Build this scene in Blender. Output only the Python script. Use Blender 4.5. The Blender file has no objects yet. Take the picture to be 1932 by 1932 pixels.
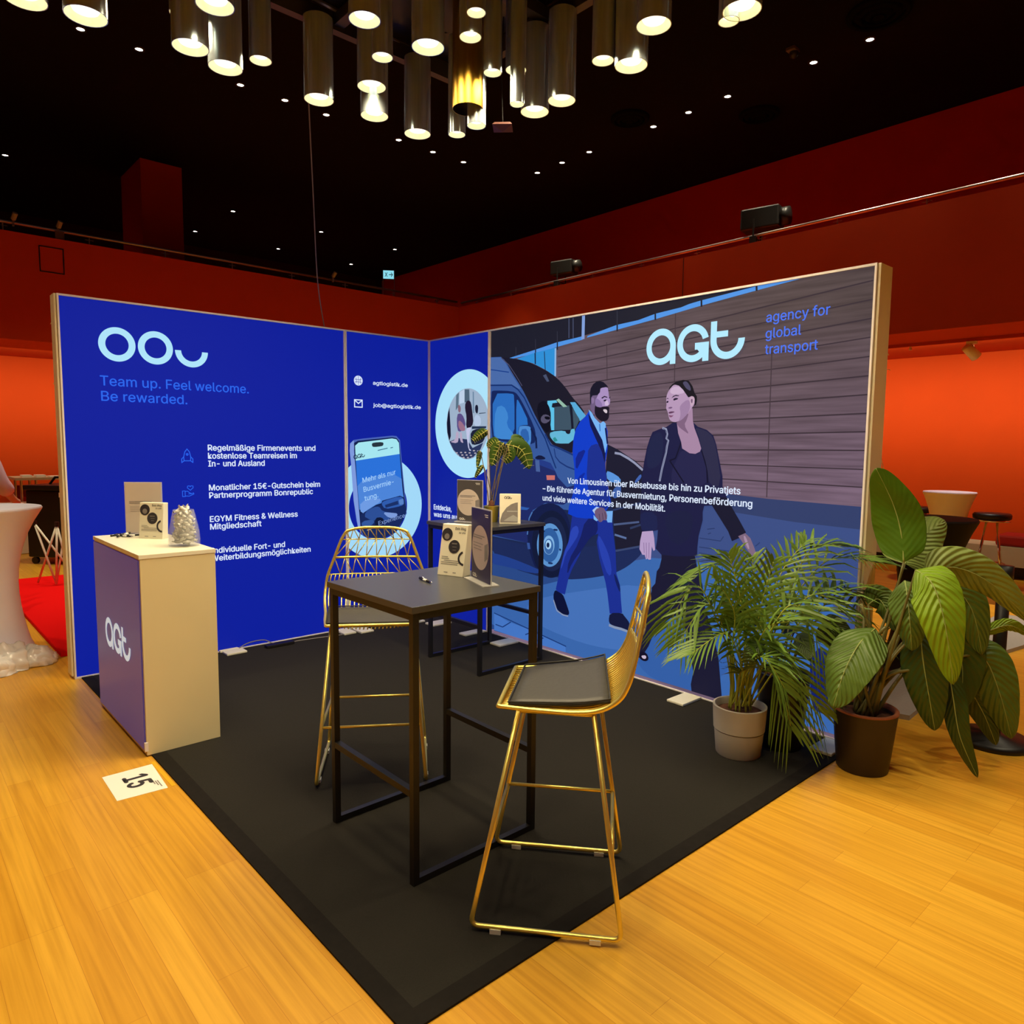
import bpy, bmesh, math, random
from math import pi, sin, cos, radians
from mathutils import Vector, Matrix
from mathutils.geometry import tessellate_polygon
random.seed(7)
S = bpy.context.scene
COL = S.collection
# ------------------------------------------------------------------ camera, world, exposure
cd = bpy.data.cameras.new('camera'); cam = bpy.data.objects.new('camera', cd); COL.objects.link(cam)
cd.sensor_width = 36.0; cd.lens = 1352.79 / 1932 * 36.0; cd.clip_start = 0.05; cd.clip_end = 80
_f, _r, _u = (0.66625155, 0.73985051, -0.09343499), (0.7436905, -0.66844963, 0.00997639), (0.05507555, 0.07613351, 0.9955754)
cam.matrix_world = Matrix(((_r[0], _u[0], -_f[0], -3.81815), (_r[1], _u[1], -_f[1], -5.37127), (_r[2], _u[2], -_f[2], 1.57685), (0, 0, 0, 1)))
S.camera = cam
w = bpy.data.worlds.new('hall_world'); S.world = w; w.use_nodes = True
w.node_tree.nodes['Background'].inputs[0].default_value = (1.0, 0.8, 0.6, 1); w.node_tree.nodes['Background'].inputs[1].default_value = 0.025
S.view_settings.view_transform = 'Standard'; S.view_settings.look = 'None'
S.view_settings.exposure = 0.0; S.view_settings.gamma = 1.0; S.view_settings.use_curve_mapping = False
S.cycles.max_bounces = 6; S.cycles.diffuse_bounces = 3; S.cycles.glossy_bounces = 3; S.cycles.transmission_bounces = 6; S.cycles.transparent_max_bounces = 8
S.cycles.caustics_reflective = False; S.cycles.caustics_refractive = False; S.cycles.sample_clamp_indirect = 4.0
S.cycles.use_denoising = True
WARM = (1.0, 0.80, 0.50)
TUBE_W, DOWN_W, WASH_R, WASH_B = 24.0, 250.0, 118.0, 80.0

# ------------------------------------------------------------------ helpers
def lin(h):
    if not isinstance(h, str): return h
    o = []
    for i in (0, 2, 4):
        c = int(h[i:i+2], 16) / 255
        o.append(c / 12.92 if c <= .04045 else ((c + .055) / 1.055) ** 2.4)
    return tuple(o)
_mats = {}
def mat(name, col, rough=.6, metal=0., emit=0., ecol=None, spec=.5, alpha=1., trans=0., ior=1.45, coat=0.):
    if name in _mats: return _mats[name]
    m = bpy.data.materials.new(name); m.use_nodes = True; b = m.node_tree.nodes['Principled BSDF']
    c = lin(col); b.inputs['Base Color'].default_value = (*c, 1); b.inputs['Roughness'].default_value = rough
    b.inputs['Metallic'].default_value = metal; b.inputs['Specular IOR Level'].default_value = spec
    b.inputs['Alpha'].default_value = alpha; b.inputs['Transmission Weight'].default_value = trans; b.inputs['IOR'].default_value = ior
    b.inputs['Coat Weight'].default_value = coat
    if emit: b.inputs['Emission Color'].default_value = (*lin(ecol or col), 1); b.inputs['Emission Strength'].default_value = emit
    m.diffuse_color = (*c, 1); _mats[name] = m; return m
def noisy(m, scale=(1, 1, 1), amt=.25, detail=4, bump=0., nscale=8., target='Base Color', bdist=.01):
    """procedural variation of a material's own colour, plus optional bump"""
    nt = m.node_tree; b = nt.nodes['Principled BSDF']
    tc = nt.nodes.new('ShaderNodeTexCoord'); mp = nt.nodes.new('ShaderNodeMapping'); mp.inputs['Scale'].default_value = scale
    n = nt.nodes.new('ShaderNodeTexNoise'); n.inputs['Scale'].default_value = nscale; n.inputs['Detail'].default_value = detail
    nt.links.new(tc.outputs['Object'], mp.inputs[0]); nt.links.new(mp.outputs[0], n.inputs['Vector'])
    if amt:
        mx = nt.nodes.new('ShaderNodeMix'); mx.data_type = 'RGBA'
        c = b.inputs[target].default_value[:]
        mx.inputs[6].default_value = tuple(x * (1 - amt) for x in c[:3]) + (1,); mx.inputs[7].default_value = tuple(min(1, x * (1 + amt)) for x in c[:3]) + (1,)
        nt.links.new(n.outputs['Fac'], mx.inputs[0]); nt.links.new(mx.outputs[2], b.inputs[target])
    if bump:
        bp = nt.nodes.new('ShaderNodeBump'); bp.inputs['Strength'].default_value = bump; bp.inputs['Distance'].default_value = bdist
        nt.links.new(n.outputs['Fac'], bp.inputs['Height']); nt.links.new(bp.outputs[0], b.inputs['Normal'])
    return m
class MB:
    def __init__(s): s.v = []; s.f = []; s.mi = []; s.cur = 0
    def add(s, vs, fs):
        o = len(s.v); s.v += [tuple(v) for v in vs]
        for f in fs: s.f.append([i + o for i in f]); s.mi.append(s.cur)
        return s
    def box(s, a, b):
        x0, y0, z0 = a; x1, y1, z1 = b
        x0, x1 = min(x0, x1), max(x0, x1); y0, y1 = min(y0, y1), max(y0, y1); z0, z1 = min(z0, z1), max(z0, z1)
        return s.add([(x0, y0, z0), (x1, y0, z0), (x1, y1, z0), (x0, y1, z0), (x0, y0, z1), (x1, y0, z1), (x1, y1, z1), (x0, y1, z1)],
                     [(3, 2, 1, 0), (4, 5, 6, 7), (0, 1, 5, 4), (1, 2, 6, 5), (2, 3, 7, 6), (3, 0, 4, 7)])
    def tube(s, pts, r, n=8, closed=False, cap=True):
        P = [Vector(p) for p in pts]; N = len(P); rs = r if isinstance(r, (list, tuple)) else [r] * N
        vs = []; up = None
        for i, p in enumerate(P):
            if closed: t = P[(i + 1) % N] - P[i - 1]
            else: t = P[min(i + 1, N - 1)] - P[max(i - 1, 0)]
            t = t.normalized() if t.length > 1e-9 else Vector((0, 0, 1))
            if up is None:
                up = Vector((0, 0, 1)) if abs(t.z) < .9 else Vector((1, 0, 0))
            a = (up - t * up.dot(t)); a = a.normalized() if a.length > 1e-6 else t.orthogonal().normalized()
            up = a; b = t.cross(a)
            for k in range(n):
                an = 2 * pi * k / n; vs.append(p + (a * cos(an) + b * sin(an)) * rs[i])
        fs = []
        for i in range(N if closed else N - 1):
            j = (i + 1) % N
            for k in range(n):
                k2 = (k + 1) % n; fs.append((i * n + k, i * n + k2, j * n + k2, j * n + k))
        if cap and not closed: fs += [tuple(range(n))[::-1], tuple(range((N - 1) * n, N * n))]
        return s.add(vs, fs)
    def lathe(s, prof, c=(0, 0, 0), n=32):
        vs = []; fs = []
        for r, z in prof:
            for k in range(n):
                a = 2 * pi * k / n; vs.append((c[0] + r * cos(a), c[1] + r * sin(a), c[2] + z))
        for i in range(len(prof) - 1):
            for k in range(n):
                k2 = (k + 1) % n; fs.append((i * n + k, i * n + k2, (i + 1) * n + k2, (i + 1) * n + k))
        if prof[0][0] > 1e-6 and prof[0][1] != prof[-1][1] or prof[0][0] > 1e-6: pass
        return s.add(vs, fs)
    def cyl(s, c, r, h, n=24, r2=None):
        r2 = r if r2 is None else r2
        return s.lathe([(1e-5, 0), (r, 0), (r2, h), (1e-5, h)], c, n)
    def prism(s, poly, z0, z1):
        n = len(poly); vs = [(x, y, z0) for x, y in poly] + [(x, y, z1) for x, y in poly]
        fs = [tuple(range(n))[::-1], tuple(range(n, 2 * n))] + [(i, (i + 1) % n, n + (i + 1) % n, n + i) for i in range(n)]
        return s.add(vs, fs)
    def flat(s, poly3):
        tri = tessellate_polygon([[Vector(p) for p in poly3]]); return s.add(poly3, [tuple(t) for t in tri])
    def grid(s, rows):
        m = len(rows[0]); vs = [p for r in rows for p in r]
        return s.add(vs, [(i * m + j, i * m + j + 1, (i + 1) * m + j + 1, (i + 1) * m + j) for i in range(len(rows) - 1) for j in range(m - 1)])
    def build(s, name, mats, parent=None, smooth=False, bevel=0., loc=None):
        me = bpy.data.meshes.new(name); me.from_pydata(s.v, [], s.f)
        for m in (mats if isinstance(mats, (list, tuple)) else [mats]): me.materials.append(m)
        for p, i in zip(me.polygons, s.mi): p.material_index = i; p.use_smooth = smooth
        me.update()
        o = bpy.data.objects.new(name, me); COL.objects.link(o)
        if parent: o.parent = parent
        if loc: o.location = loc
        if bevel:
            md = o.modifiers.new('bevel', 'BEVEL'); md.width = bevel; md.segments = 2; md.limit_method = 'ANGLE'; md.angle_limit = radians(40)
        return o
def tag(o, label, cat, group=None, kind=None):
    o['label'] = label; o['category'] = cat
    if group: o['group'] = group
    if kind: o['kind'] = kind
    return o
def thing(name, label, cat, loc=(0, 0, 0), rz=0., group=None):
    o = bpy.data.objects.new(name, None); COL.objects.link(o); o.location = loc; o.rotation_euler = (0, 0, rz); o.empty_display_size = .1
    return tag(o, label, cat, group)
def struct(o): o['kind'] = 'structure'; return o
def part(o, label): o['label'] = label; return o
def dup(root, label, loc=None, rz=None):
    r = root.copy(); COL.objects.link(r); r['label'] = label
    if loc is not None: r.location = loc
    if rz is not None: r.rotation_euler = (0, 0, rz)
    for ch in list(root.children):
        c = ch.copy(); COL.objects.link(c); c.parent = r
        for g in list(ch.children): d = g.copy(); COL.objects.link(d); d.parent = c
    return r
def light(name, kind, loc, energy, parent=None, color=WARM, **kw):
    l = bpy.data.lights.new(name, kind); l.energy = energy; l.color = color
    for k, v in kw.items(): setattr(l, k, v)
    o = bpy.data.objects.new(name, l); COL.objects.link(o); o.location = loc
    if parent: o.parent = parent
    return o
def rounded(pts, rad, n=5, closed=False):
    """round the corners of a 3-D polyline"""
    P = [Vector(p) for p in pts]; o = []; N = len(P)
    for i in range(N):
        if not closed and i in (0, N - 1): o.append(P[i]); continue
        a, b, c = P[i - 1], P[i], P[(i + 1) % N]
        d1 = (a - b); d2 = (c - b); r = min(rad, d1.length * .45, d2.length * .45)
        s, e = b + d1.normalized() * r, b + d2.normalized() * r
        for k in range(n + 1):
            t = k / n; o.append(s * (1 - t) ** 2 + b * 2 * t * (1 - t) + e * t * t)
    return o
def spline(pts, n=6):
    P = [Vector(p) for p in pts]; o = []
    for i in range(len(P) - 1):
        p0, p1, p2, p3 = P[max(i - 1, 0)], P[i], P[i + 1], P[min(i + 2, len(P) - 1)]
        for k in range(n):
            t = k / n
            o.append(.5 * ((2 * p1) + (p2 - p0) * t + (2 * p0 - 5 * p1 + 4 * p2 - p3) * t * t + (3 * p1 - p0 - 3 * p2 + p3) * t ** 3))
    o.append(P[-1]); return o
# text ------------------------------------------------------------
FONT = None
try:
    import os
    FONT = bpy.data.fonts.load(os.path.join(bpy.utils.resource_path('LOCAL'), 'datafiles', 'fonts', 'Inter.woff2'))   # the interface font that ships with Blender
except Exception:
    FONT = None
def text_raw(s, bold=0.):
    cu = bpy.data.curves.new('lettering', 'FONT'); cu.body = s
    if FONT: cu.font = FONT
    cu.size = 1.0; cu.resolution_u = 3
    o = bpy.data.objects.new('lettering', cu); COL.objects.link(o)
    dg = bpy.context.evaluated_depsgraph_get(); me = bpy.data.meshes.new_from_object(o.evaluated_get(dg))
    bpy.data.objects.remove(o); bpy.data.curves.remove(cu)
    return me
_h = text_raw('H'); CAP = max(v.co.y for v in _h.vertices)
def text(s, frame, u, v, width, cap, material, parent, bold=0., off=.012, name='lettering', label=None):
    """lettering laid on a surface: frame(u, v, off) -> point; (u, v) is the left end of the base line"""
    me = text_raw(s, bold); xs = [p.co.x for p in me.vertices]; x0, x1 = min(xs), max(xs); sy = cap / CAP; sx = width / (x1 - x0) if width else sy
    base = [(u + (p.co.x - x0) * sx, v + p.co.y * sy) for p in me.vertices]; pf = [tuple(f.vertices) for f in me.polygons]; nv = len(base); V = []; F_ = []
    e = cap * bold * 4.2                                   # heavier weights: the same outline laid over itself, a hair apart
    for k, (du, dv) in enumerate(((0, 0), (e, 0), (-e, 0), (0, e * .7), (0, -e * .7)) if bold else ((0, 0),)):
        V += [frame(a + du, b + dv, off + k * 2e-5) for a, b in base]; F_ += [tuple(i + k * nv for i in f) for f in pf]
    bpy.data.meshes.remove(me); me = bpy.data.meshes.new(name); me.from_pydata(V, [], F_)
    me.materials.clear(); me.materials.append(material); me.update()
    o = bpy.data.objects.new(name, me); COL.objects.link(o); o.parent = parent
    if label: o['label'] = label
    return o
def arc(mb, frame, cx, cy, r0, r1, a0, a1, n=48, off=.012, clip=None):
    vs = []
    for k in range(n + 1):
        a = radians(a0 + (a1 - a0) * k / n)
        for r in (r0, r1):
            u, v = cx + r * cos(a), cy + r * sin(a)
            if clip: u = min(max(u, clip[0]), clip[1])
            vs.append(frame(u, v, off))
    mb.add(vs, [(2 * k, 2 * k + 1, 2 * k + 3, 2 * k + 2) for k in range(n)])
def rect(mb, frame, u0, v0, u1, v1, off=.012): mb.add([frame(u0, v0, off), frame(u1, v0, off), frame(u1, v1, off), frame(u0, v1, off)], [(0, 1, 2, 3)])
def fpoly(mb, frame, pts, off=.012): mb.flat([frame(a, b, off) for a, b in pts])
def agt(mb, frame, cx, cy, R, off=.012, n=48):
    """word mark: a ring with a stem, a ring with a bar and a stem, a hook ending in a half ring"""
    q = .635 * R
    arc(mb, frame, cx, cy, q, R, 0, 360, n, off); rect(mb, frame, cx + q, cy - R, cx + R, cy, off + .0002)
    gx = cx + 2.09 * R
    arc(mb, frame, gx, cy, q, R, 14, 338, n, off); rect(mb, frame, gx + .14 * R, cy - .36 * R, gx + R, cy, off + .0002)
    rect(mb, frame, gx + .62 * R, cy - R, gx + R, cy - .3 * R, off + .0003); fpoly(mb, frame, [(gx + .3 * R, cy - .36 * R), (gx + .66 * R, cy - .75 * R), (gx + .66 * R, cy - .36 * R)], off + .0002)
    tx = cx + 4.18 * R
    arc(mb, frame, tx, cy, q, R, 180, 360, n // 2, off); rect(mb, frame, tx - R, cy, tx - q, cy + R, off); rect(mb, frame, tx - q, cy + .15 * R, tx + .03 * R, cy + .46 * R, off)

# ------------------------------------------------------------------ materials
M_red = noisy(mat('red_wall_paint', (.50, .044, .0015), .75, spec=.2), amt=.06, nscale=2.5)
M_ceil = noisy(mat('black_ceiling_paint', (.006, .0035, .002), .9, spec=.1), amt=.1, nscale=3)
M_floor = mat('bamboo_floor', (.6, .3, .07), .32, spec=.35)
def floor_nodes(m):
    nt = m.node_tree; b = nt.nodes['Principled BSDF']; tc = nt.nodes.new('ShaderNodeTexCoord'); mp = nt.nodes.new('ShaderNodeMapping'); mp.inputs['Rotation'].default_value = (0, 0, radians(90))
    nt.links.new(tc.outputs['Object'], mp.inputs[0])
    br = nt.nodes.new('ShaderNodeTexBrick'); br.offset = .37; br.offset_frequency = 3
    for k, v in (('Scale', 1.0), ('Mortar Size', .0007), ('Mortar Smooth', .4), ('Bias', 0.0), ('Brick Width', .92), ('Row Height', .095)): br.inputs[k].default_value = v
    br.inputs['Color1'].default_value = (.66, .325, .026, 1); br.inputs['Color2'].default_value = (.76, .41, .040, 1); br.inputs['Mortar'].default_value = (.48, .20, .02, 1)
    nt.links.new(mp.outputs[0], br.inputs['Vector'])
    m2 = nt.nodes.new('ShaderNodeMapping'); m2.inputs['Scale'].default_value = (55, 1.6, 1); nt.links.new(tc.outputs['Object'], m2.inputs[0])
    n = nt.nodes.new('ShaderNodeTexNoise'); n.inputs['Scale'].default_value = 1.0; n.inputs['Detail'].default_value = 5; nt.links.new(m2.outputs[0], n.inputs['Vector'])
    rp = nt.nodes.new('ShaderNodeValToRGB'); rp.color_ramp.elements[0].position = .3; rp.color_ramp.elements[0].color = (.80, .74, .62, 1); rp.color_ramp.elements[1].position = .62; rp.color_ramp.elements[1].color = (1.06, 1.06, 1.06, 1)
    nt.links.new(n.outputs['Fac'], rp.inputs[0])
    mx = nt.nodes.new('ShaderNodeMix'); mx.data_type = 'RGBA'; mx.blend_type = 'MULTIPLY'; mx.inputs[0].default_value = .8
    nt.links.new(br.outputs['Color'], mx.inputs[6]); nt.links.new(rp.outputs[0], mx.inputs[7]); nt.links.new(mx.outputs[2], b.inputs['Base Color'])
floor_nodes(M_floor)
M_carpet = noisy(mat('charcoal_carpet', (.024, .022, .018), .95, spec=.12), amt=.25, nscale=260, bump=.3, bdist=.004)
M_tape = noisy(mat('black_carpet_tape', (.014, .012, .010), .85, spec=.12), amt=.3, nscale=30)
M_redcarpet = noisy(mat('red_carpet', (.80, .004, .004), .95, spec=.1), amt=.15, nscale=200)
M_greycarpet = noisy(mat('pale_grey_carpet', (.36, .34, .31), .9), amt=.1, nscale=60)
M_gold = noisy(mat('brass_gold_wire', (1.0, .80, .20), .32, .80), amt=.08, nscale=20)
M_pad = noisy(mat('dark_grey_leatherette', (.055, .053, .047), .5), amt=.15, nscale=60, bump=.1)
M_black = noisy(mat('black_powder_coated_steel', (.012, .011, .010), .42), amt=.15, nscale=40)
M_top = noisy(mat('dark_grey_table_laminate', (.066, .066, .064), .30), amt=.12, nscale=30, scale=(1, 8, 1))
M_cream = noisy(mat('cream_laminate', (.80, .70, .40), .5), amt=.04, nscale=4)
M_endcap = noisy(mat('cream_end_board', (.92, .87, .62), .5), amt=.06, nscale=9, scale=(1, 1, .3))
M_alu = noisy(mat('white_aluminium_profile', (.90, .86, .84), .4), amt=.05, nscale=10)
M_whitepad = noisy(mat('white_painted_steel_plate', (.80, .78, .62), .5), amt=.05, nscale=12)
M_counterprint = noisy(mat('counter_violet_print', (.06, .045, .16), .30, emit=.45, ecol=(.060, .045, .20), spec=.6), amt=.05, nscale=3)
M_chrome = noisy(mat('chrome', (.8, .8, .8), .12, 1.0), amt=.05, nscale=10)
M_steel = noisy(mat('polished_tube_steel', (.64, .76, .84), .22, .64), amt=.25, nscale=5, scale=(14, 14, .4))  # vertical streaks in the colour imitate highlights along the tubes
M_goldtube = noisy(mat('gold_tube', (.62, .36, .05), .35, .9), amt=.2, nscale=5, scale=(14, 14, 1))
M_lamp = noisy(mat('lamp_glass_glow', (.9, .9, .85), .5, emit=1.9, ecol=(1.0, .93, .62)), amt=.5, nscale=45, target='Emission Color', detail=2)
M_glass_in = noisy(mat('tube_inner_liner', (.85, .78, .5), .45, emit=.55, ecol=(1.0, .88, .40)), amt=.4, nscale=30)
M_down = mat('downlight_lens_glow', (1, 1, .95), .5, emit=18.0, ecol=(1.0, .95, .85))
M_rail = mat('brushed_steel_rail', (.45, .38, .36), .35, .9)
M_dark = noisy(mat('dark_plastic', (.010, .009, .009), .45), amt=.2, nscale=20)
M_white = noisy(mat('white_paper', (.92, .90, .82), .6), amt=.03, nscale=5)
M_card = noisy(mat('cream_card', (.94, .90, .70), .55), amt=.03, nscale=5)
M_ink = noisy(mat('dark_ink', (.03, .028, .035), .6), amt=.3, nscale=50)
M_grey = noisy(mat('grey_ink', (.25, .23, .22), .6), amt=.2, nscale=50)
M_acryl = mat('clear_acrylic', (.92, .90, .84), .15, alpha=.5, spec=.5)
M_stretchw = noisy(mat('white_stretch_fabric', (.86, .84, .97), .75, spec=.2), amt=.03, nscale=6)
M_stretchb = noisy(mat('black_stretch_fabric', (.010, .009, .009), .7, spec=.25), amt=.2, nscale=6)
M_soil = noisy(mat('potting_soil', (.10, .035, .014), .95), amt=.5, nscale=60, bump=.6)
M_potw = noisy(mat('off_white_pot', (.50, .46, .38), .6), amt=.05, nscale=8)
M_potb = noisy(mat('dark_brown_pot', (.030, .019, .013), .5), amt=.2, nscale=20)
M_terra = noisy(mat('terracotta', (.30, .09, .035), .7), amt=.2, nscale=30)
def leafmat(name, c, a=.22, sc=10, pleat=0.):
    m = noisy(mat(name, c, .42, spec=.45), amt=a, nscale=sc)
    if pleat:                                    # side veins run out from the midrib; the leaf's own UVs carry them
        nt = m.node_tree; uv = nt.nodes.new('ShaderNodeUVMap'); w_ = nt.nodes.new('ShaderNodeTexWave'); w_.bands_direction = 'X'; w_.inputs['Scale'].default_value = 4.2; w_.inputs['Distortion'].default_value = 1.2; w_.inputs['Detail'].default_value = 2
        bp = nt.nodes.new('ShaderNodeBump'); bp.inputs['Strength'].default_value = pleat; bp.inputs['Distance'].default_value = .012
        nt.links.new(uv.outputs[0], w_.inputs['Vector']); nt.links.new(w_.outputs['Fac'], bp.inputs['Height']); nt.links.new(bp.outputs[0], nt.nodes['Principled BSDF'].inputs['Normal'])
    return m
M_leaf = [leafmat('strelitzia_leaf_mid', (.090, .155, .022), pleat=.5), leafmat('strelitzia_leaf_back', (.070, .16, .006), pleat=.08), leafmat('strelitzia_leaf_bright', (.20, .34, .012), pleat=.55), leafmat('strelitzia_leaf_pale', (.22, .30, .065), pleat=.5), leafmat('strelitzia_leaf_dark', (.036, .068, .007), pleat=.3)]
M_rib = leafmat('leaf_midrib', (.30, .36, .10)); M_stem = leafmat('leaf_stem', (.14, .13, .035)); M_palm = leafmat('areca_leaflet', (.115, .21, .026), .5, 6); M_palmstem = leafmat('areca_stem', (.34, .38, .035))
M_aloc = leafmat('alocasia_leaf', (.055, .12, .018)); M_alocv = leafmat('alocasia_vein', (.62, .64, .16)); M_alocs = leafmat('alocasia_stem', (.16, .12, .06))
EK = .92
def print_mat(h):
    c = lin(h); return mat('backlit_print_' + h, tuple(x * .12 for x in c), .55, emit=EK, ecol=c, spec=.12)
M_blue = print_mat('0d1f9e'); M_pale = print_mat('a4dcfc'); M_white_lit = print_mat('d8e6ff'); M_bright = print_mat('2a66f0')
M_logo = print_mat('aee6ff'); M_mark = print_mat('4a74f4')
def wood_print():
    m = mat('backlit_timber_photo', (.012, .009, .010), .55, emit=EK, spec=.12); nt = m.node_tree; b = nt.nodes['Principled BSDF']
    tc = nt.nodes.new('ShaderNodeTexCoord'); mp = nt.nodes.new('ShaderNodeMapping'); mp.inputs['Scale'].default_value = (1, 1.2, 26); nt.links.new(tc.outputs['Object'], mp.inputs[0])
    n = nt.nodes.new('ShaderNodeTexNoise'); n.inputs['Scale'].default_value = 1.6; n.inputs['Detail'].default_value = 5; nt.links.new(mp.outputs[0], n.inputs['Vector'])
    sp = nt.nodes.new('ShaderNodeSeparateXYZ'); nt.links.new(tc.outputs['Object'], sp.inputs[0])
    mr = nt.nodes.new('ShaderNodeMapRange'); mr.inputs[1].default_value = -1.0; mr.inputs[2].default_value = -3.4; nt.links.new(sp.outputs[1], mr.inputs[0])
    m2 = nt.nodes.new('ShaderNodeMapRange'); m2.inputs[1].default_value = 2.3; m2.inputs[2].default_value = 1.3; nt.links.new(sp.outputs[2], m2.inputs[0])
    a = nt.nodes.new('ShaderNodeMix'); a.data_type = 'RGBA'; a.inputs[6].default_value = (*lin('77647a'), 1); a.inputs[7].default_value = (*lin('5a4d50'), 1); nt.links.new(mr.outputs[0], a.inputs[0])
    d = nt.nodes.new('ShaderNodeMix'); d.data_type = 'RGBA'; d.inputs[6].default_value = (*lin('4a3f40'), 1); d.inputs[7].default_value = (*lin('8a7190'), 1); nt.links.new(m2.outputs[0], d.inputs[0])
    e = nt.nodes.new('ShaderNodeMix'); e.data_type = 'RGBA'; e.inputs[0].default_value = .5; nt.links.new(a.outputs[2], e.inputs[6]); nt.links.new(d.outputs[2], e.inputs[7])
    r = nt.nodes.new('ShaderNodeValToRGB'); r.color_ramp.elements[0].position = .3; r.color_ramp.elements[0].color = (.68, .66, .66, 1); r.color_ramp.elements[1].position = .7; r.color_ramp.elements[1].color = (1.25, 1.22, 1.2, 1); nt.links.new(n.outputs['Fac'], r.inputs[0])
    x = nt.nodes.new('ShaderNodeMix'); x.data_type = 'RGBA'; x.blend_type = 'MULTIPLY'; x.inputs[0].default_value = 1; nt.links.new(e.outputs[2], x.inputs[6]); nt.links.new(r.outputs[0], x.inputs[7])
    nt.links.new(x.outputs[2], b.inputs['Emission Color']); return m
M_timber = wood_print()

# ------------------------------------------------------------------ the hall
XW, XB, YB, YW, YU, ZC, SOF, PT, X0, Y0 = 6.95, 4.6, 5.53, 7.75, 12.0, 6.0, 2.82, 4.13, -9.0, -10.0
def sbox(name, a, b, m): return struct(MB().box(a, b).build(name, m))
sbox('floor', (X0, Y0, -.1), (XW, YU, 0), M_floor)
sbox('ceiling', (X0, Y0, ZC), (XW, YU, ZC + .1), M_ceil)
sbox('wall_right', (XW, Y0, 0), (XW + .15, YU, ZC), M_red)
sbox('wall_back', (X0, YW, 0), (XW, YW + .15, SOF), M_red)
sbox('wall_back_upper', (X0, YU, 0), (XW, YU + .15, ZC), mat('dark_upper_wall', (.02, .006, .004), .9))
sbox('wall_left', (X0 - .15, Y0, 0), (X0, YU, ZC), M_red)
sbox('wall_front', (X0, Y0 - .15, 0), (XW, Y0, ZC), M_red)
sbox('wall_balcony_right', (XB, Y0, SOF), (XB + .15, YB, PT), M_red)
sbox('wall_balcony_back', (X0, YB, SOF), (XB + .15, YB + .15, PT), M_red)
sbox('ceiling_balcony_right', (XB + .15, Y0, SOF), (XW, YW, SOF + .2), M_red)
sbox('ceiling_balcony_back', (X0, YB + .15, SOF), (XB + .15, YU, SOF + .2), M_red)
# shadow gap seams of the wall boards on the balcony front
struct(MB().box((XB - .003, .537, SOF), (XB, .545, PT)).build('trim_3', M_dark))
sq = MB()
for a, b in (((-2.05, 4.01), (-1.79, 4.01)), ((-1.79, 4.01), (-1.79, 3.70)), ((-1.79, 3.70), (-2.05, 3.70)), ((-2.05, 3.70), (-2.05, 4.01))):
    sq.box((min(a[0], b[0]) - .006, YB - .005, min(a[1], b[1]) - .006), (max(a[0], b[0]) + .006, YB, max(a[1], b[1]) + .006))
struct(sq.build('trim_4', M_dark))
struct(MB().box((-.36, 7.27, SOF + .2), (.26, 8.40, ZC)).build('wall_column', M_red))
# bench plinth along the right wall
pl = MB(); pl.box((6.45, Y0, .16), (XW, 3.5, .40)); pl.cur = 1; pl.box((6.62, Y0, 0), (XW, 3.5, .16)); struct(pl.build('baseboard_right', [mat('pale_stone_bench', (.50, .46, .36), .6), M_dark]))
# wall washers as unseen area strips below the soffits, no fittings modelled
def strip(name, loc, rot, sx, sy, e, c):
    o = light(name, 'AREA', loc, e, None, c, shape='RECTANGLE', size=sx, size_y=sy, spread=radians(112)); o.rotation_euler = rot; return o
strip('wash_strip_right', (5.56, -2.0, SOF - .06), (0, radians(-58), 0), .06, 14.0, WASH_R, (1.0, .92, .55))
strip('wash_strip_back', (-2.5, YW - 1.35, SOF - .06), (radians(58), 0, 0), 12.0, .06, WASH_B, (1.0, .92, .55))
# carpet with taped edges
cp = thing('booth_carpet', 'large square charcoal carpet under the exhibition booth', 'carpet')
MB().box((-2.83, -3.875, 0), (.0, 0.0, .006)).build('carpet_pile', M_carpet, cp)
MB().box((-2.83, -3.875, .006), (-2.765, -.0145, .0075)).build('edge_tape', M_tape, cp)
MB().box((-2.765, -3.875, .006), (-.0145, -3.81, .0075)).build('edge_tape', M_tape, cp)
# other booths' carpets
tag(MB().box((-2.84, .62, 0), (.4, 4.15, .035)).build('exhibition_carpet', M_redcarpet, bevel=.006), 'bright red raised carpet on the floor behind the blue wall', 'carpet')
tag(MB().prism([(.50, -3.55), (.62, -3.92), (2.24, -3.83), (2.95, -3.95), (4.1, -3.95), (4.1, -3.5)], 0, .03).build('exhibition_carpet', M_greycarpet), 'pale grey low platform carpet on the floor behind the two big pot plants', 'carpet')
# ------------------------------------------------------------------ the four back-lit walls
HW = 2.5
FL = lambda u, v, o: Vector((u, -o, v))           # left walls, u runs along x
FR = lambda u, v, o: Vector((-o, -u, v))          # right walls, u runs along -y
def light_wall(name, label, frame, u0, u1, thick, base, cat='light wall'):
    t = thing(name, label, cat)
    fr = MB(); fw = .012; z0 = .0005
    def fb(a0, b0, a1, b1, d0, d1):
        p, q = frame(a0, b0, d0), frame(a1, b1, d1); fr.box(p, q)
    g = .0015
    fb(u0 + g, z0, u0 + fw, HW, .013, -thick); fb(u1 - fw, z0, u1 - g, HW, .013, -thick)
    fb(u0 + fw, HW - fw, u1 - fw, HW, .013, -thick); fb(u0 + fw, z0, u1 - fw, z0 + fw, .013, -thick)
    fr.build('frame', M_alu, t)
    b = MB(); p, q = frame(u0 + fw, z0 + fw, 0), frame(u1 - fw, HW - fw, -.004); b.box(p, q)
    fab = b.build('fabric_print', base, t)
    b = MB(); p, q = frame(u0 + fw, z0 + fw, -thick + .002), frame(u1 - fw, HW - fw, -thick + .006); b.box(p, q); b.build('back_panel', M_white, t)
    return t, fab
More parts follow.
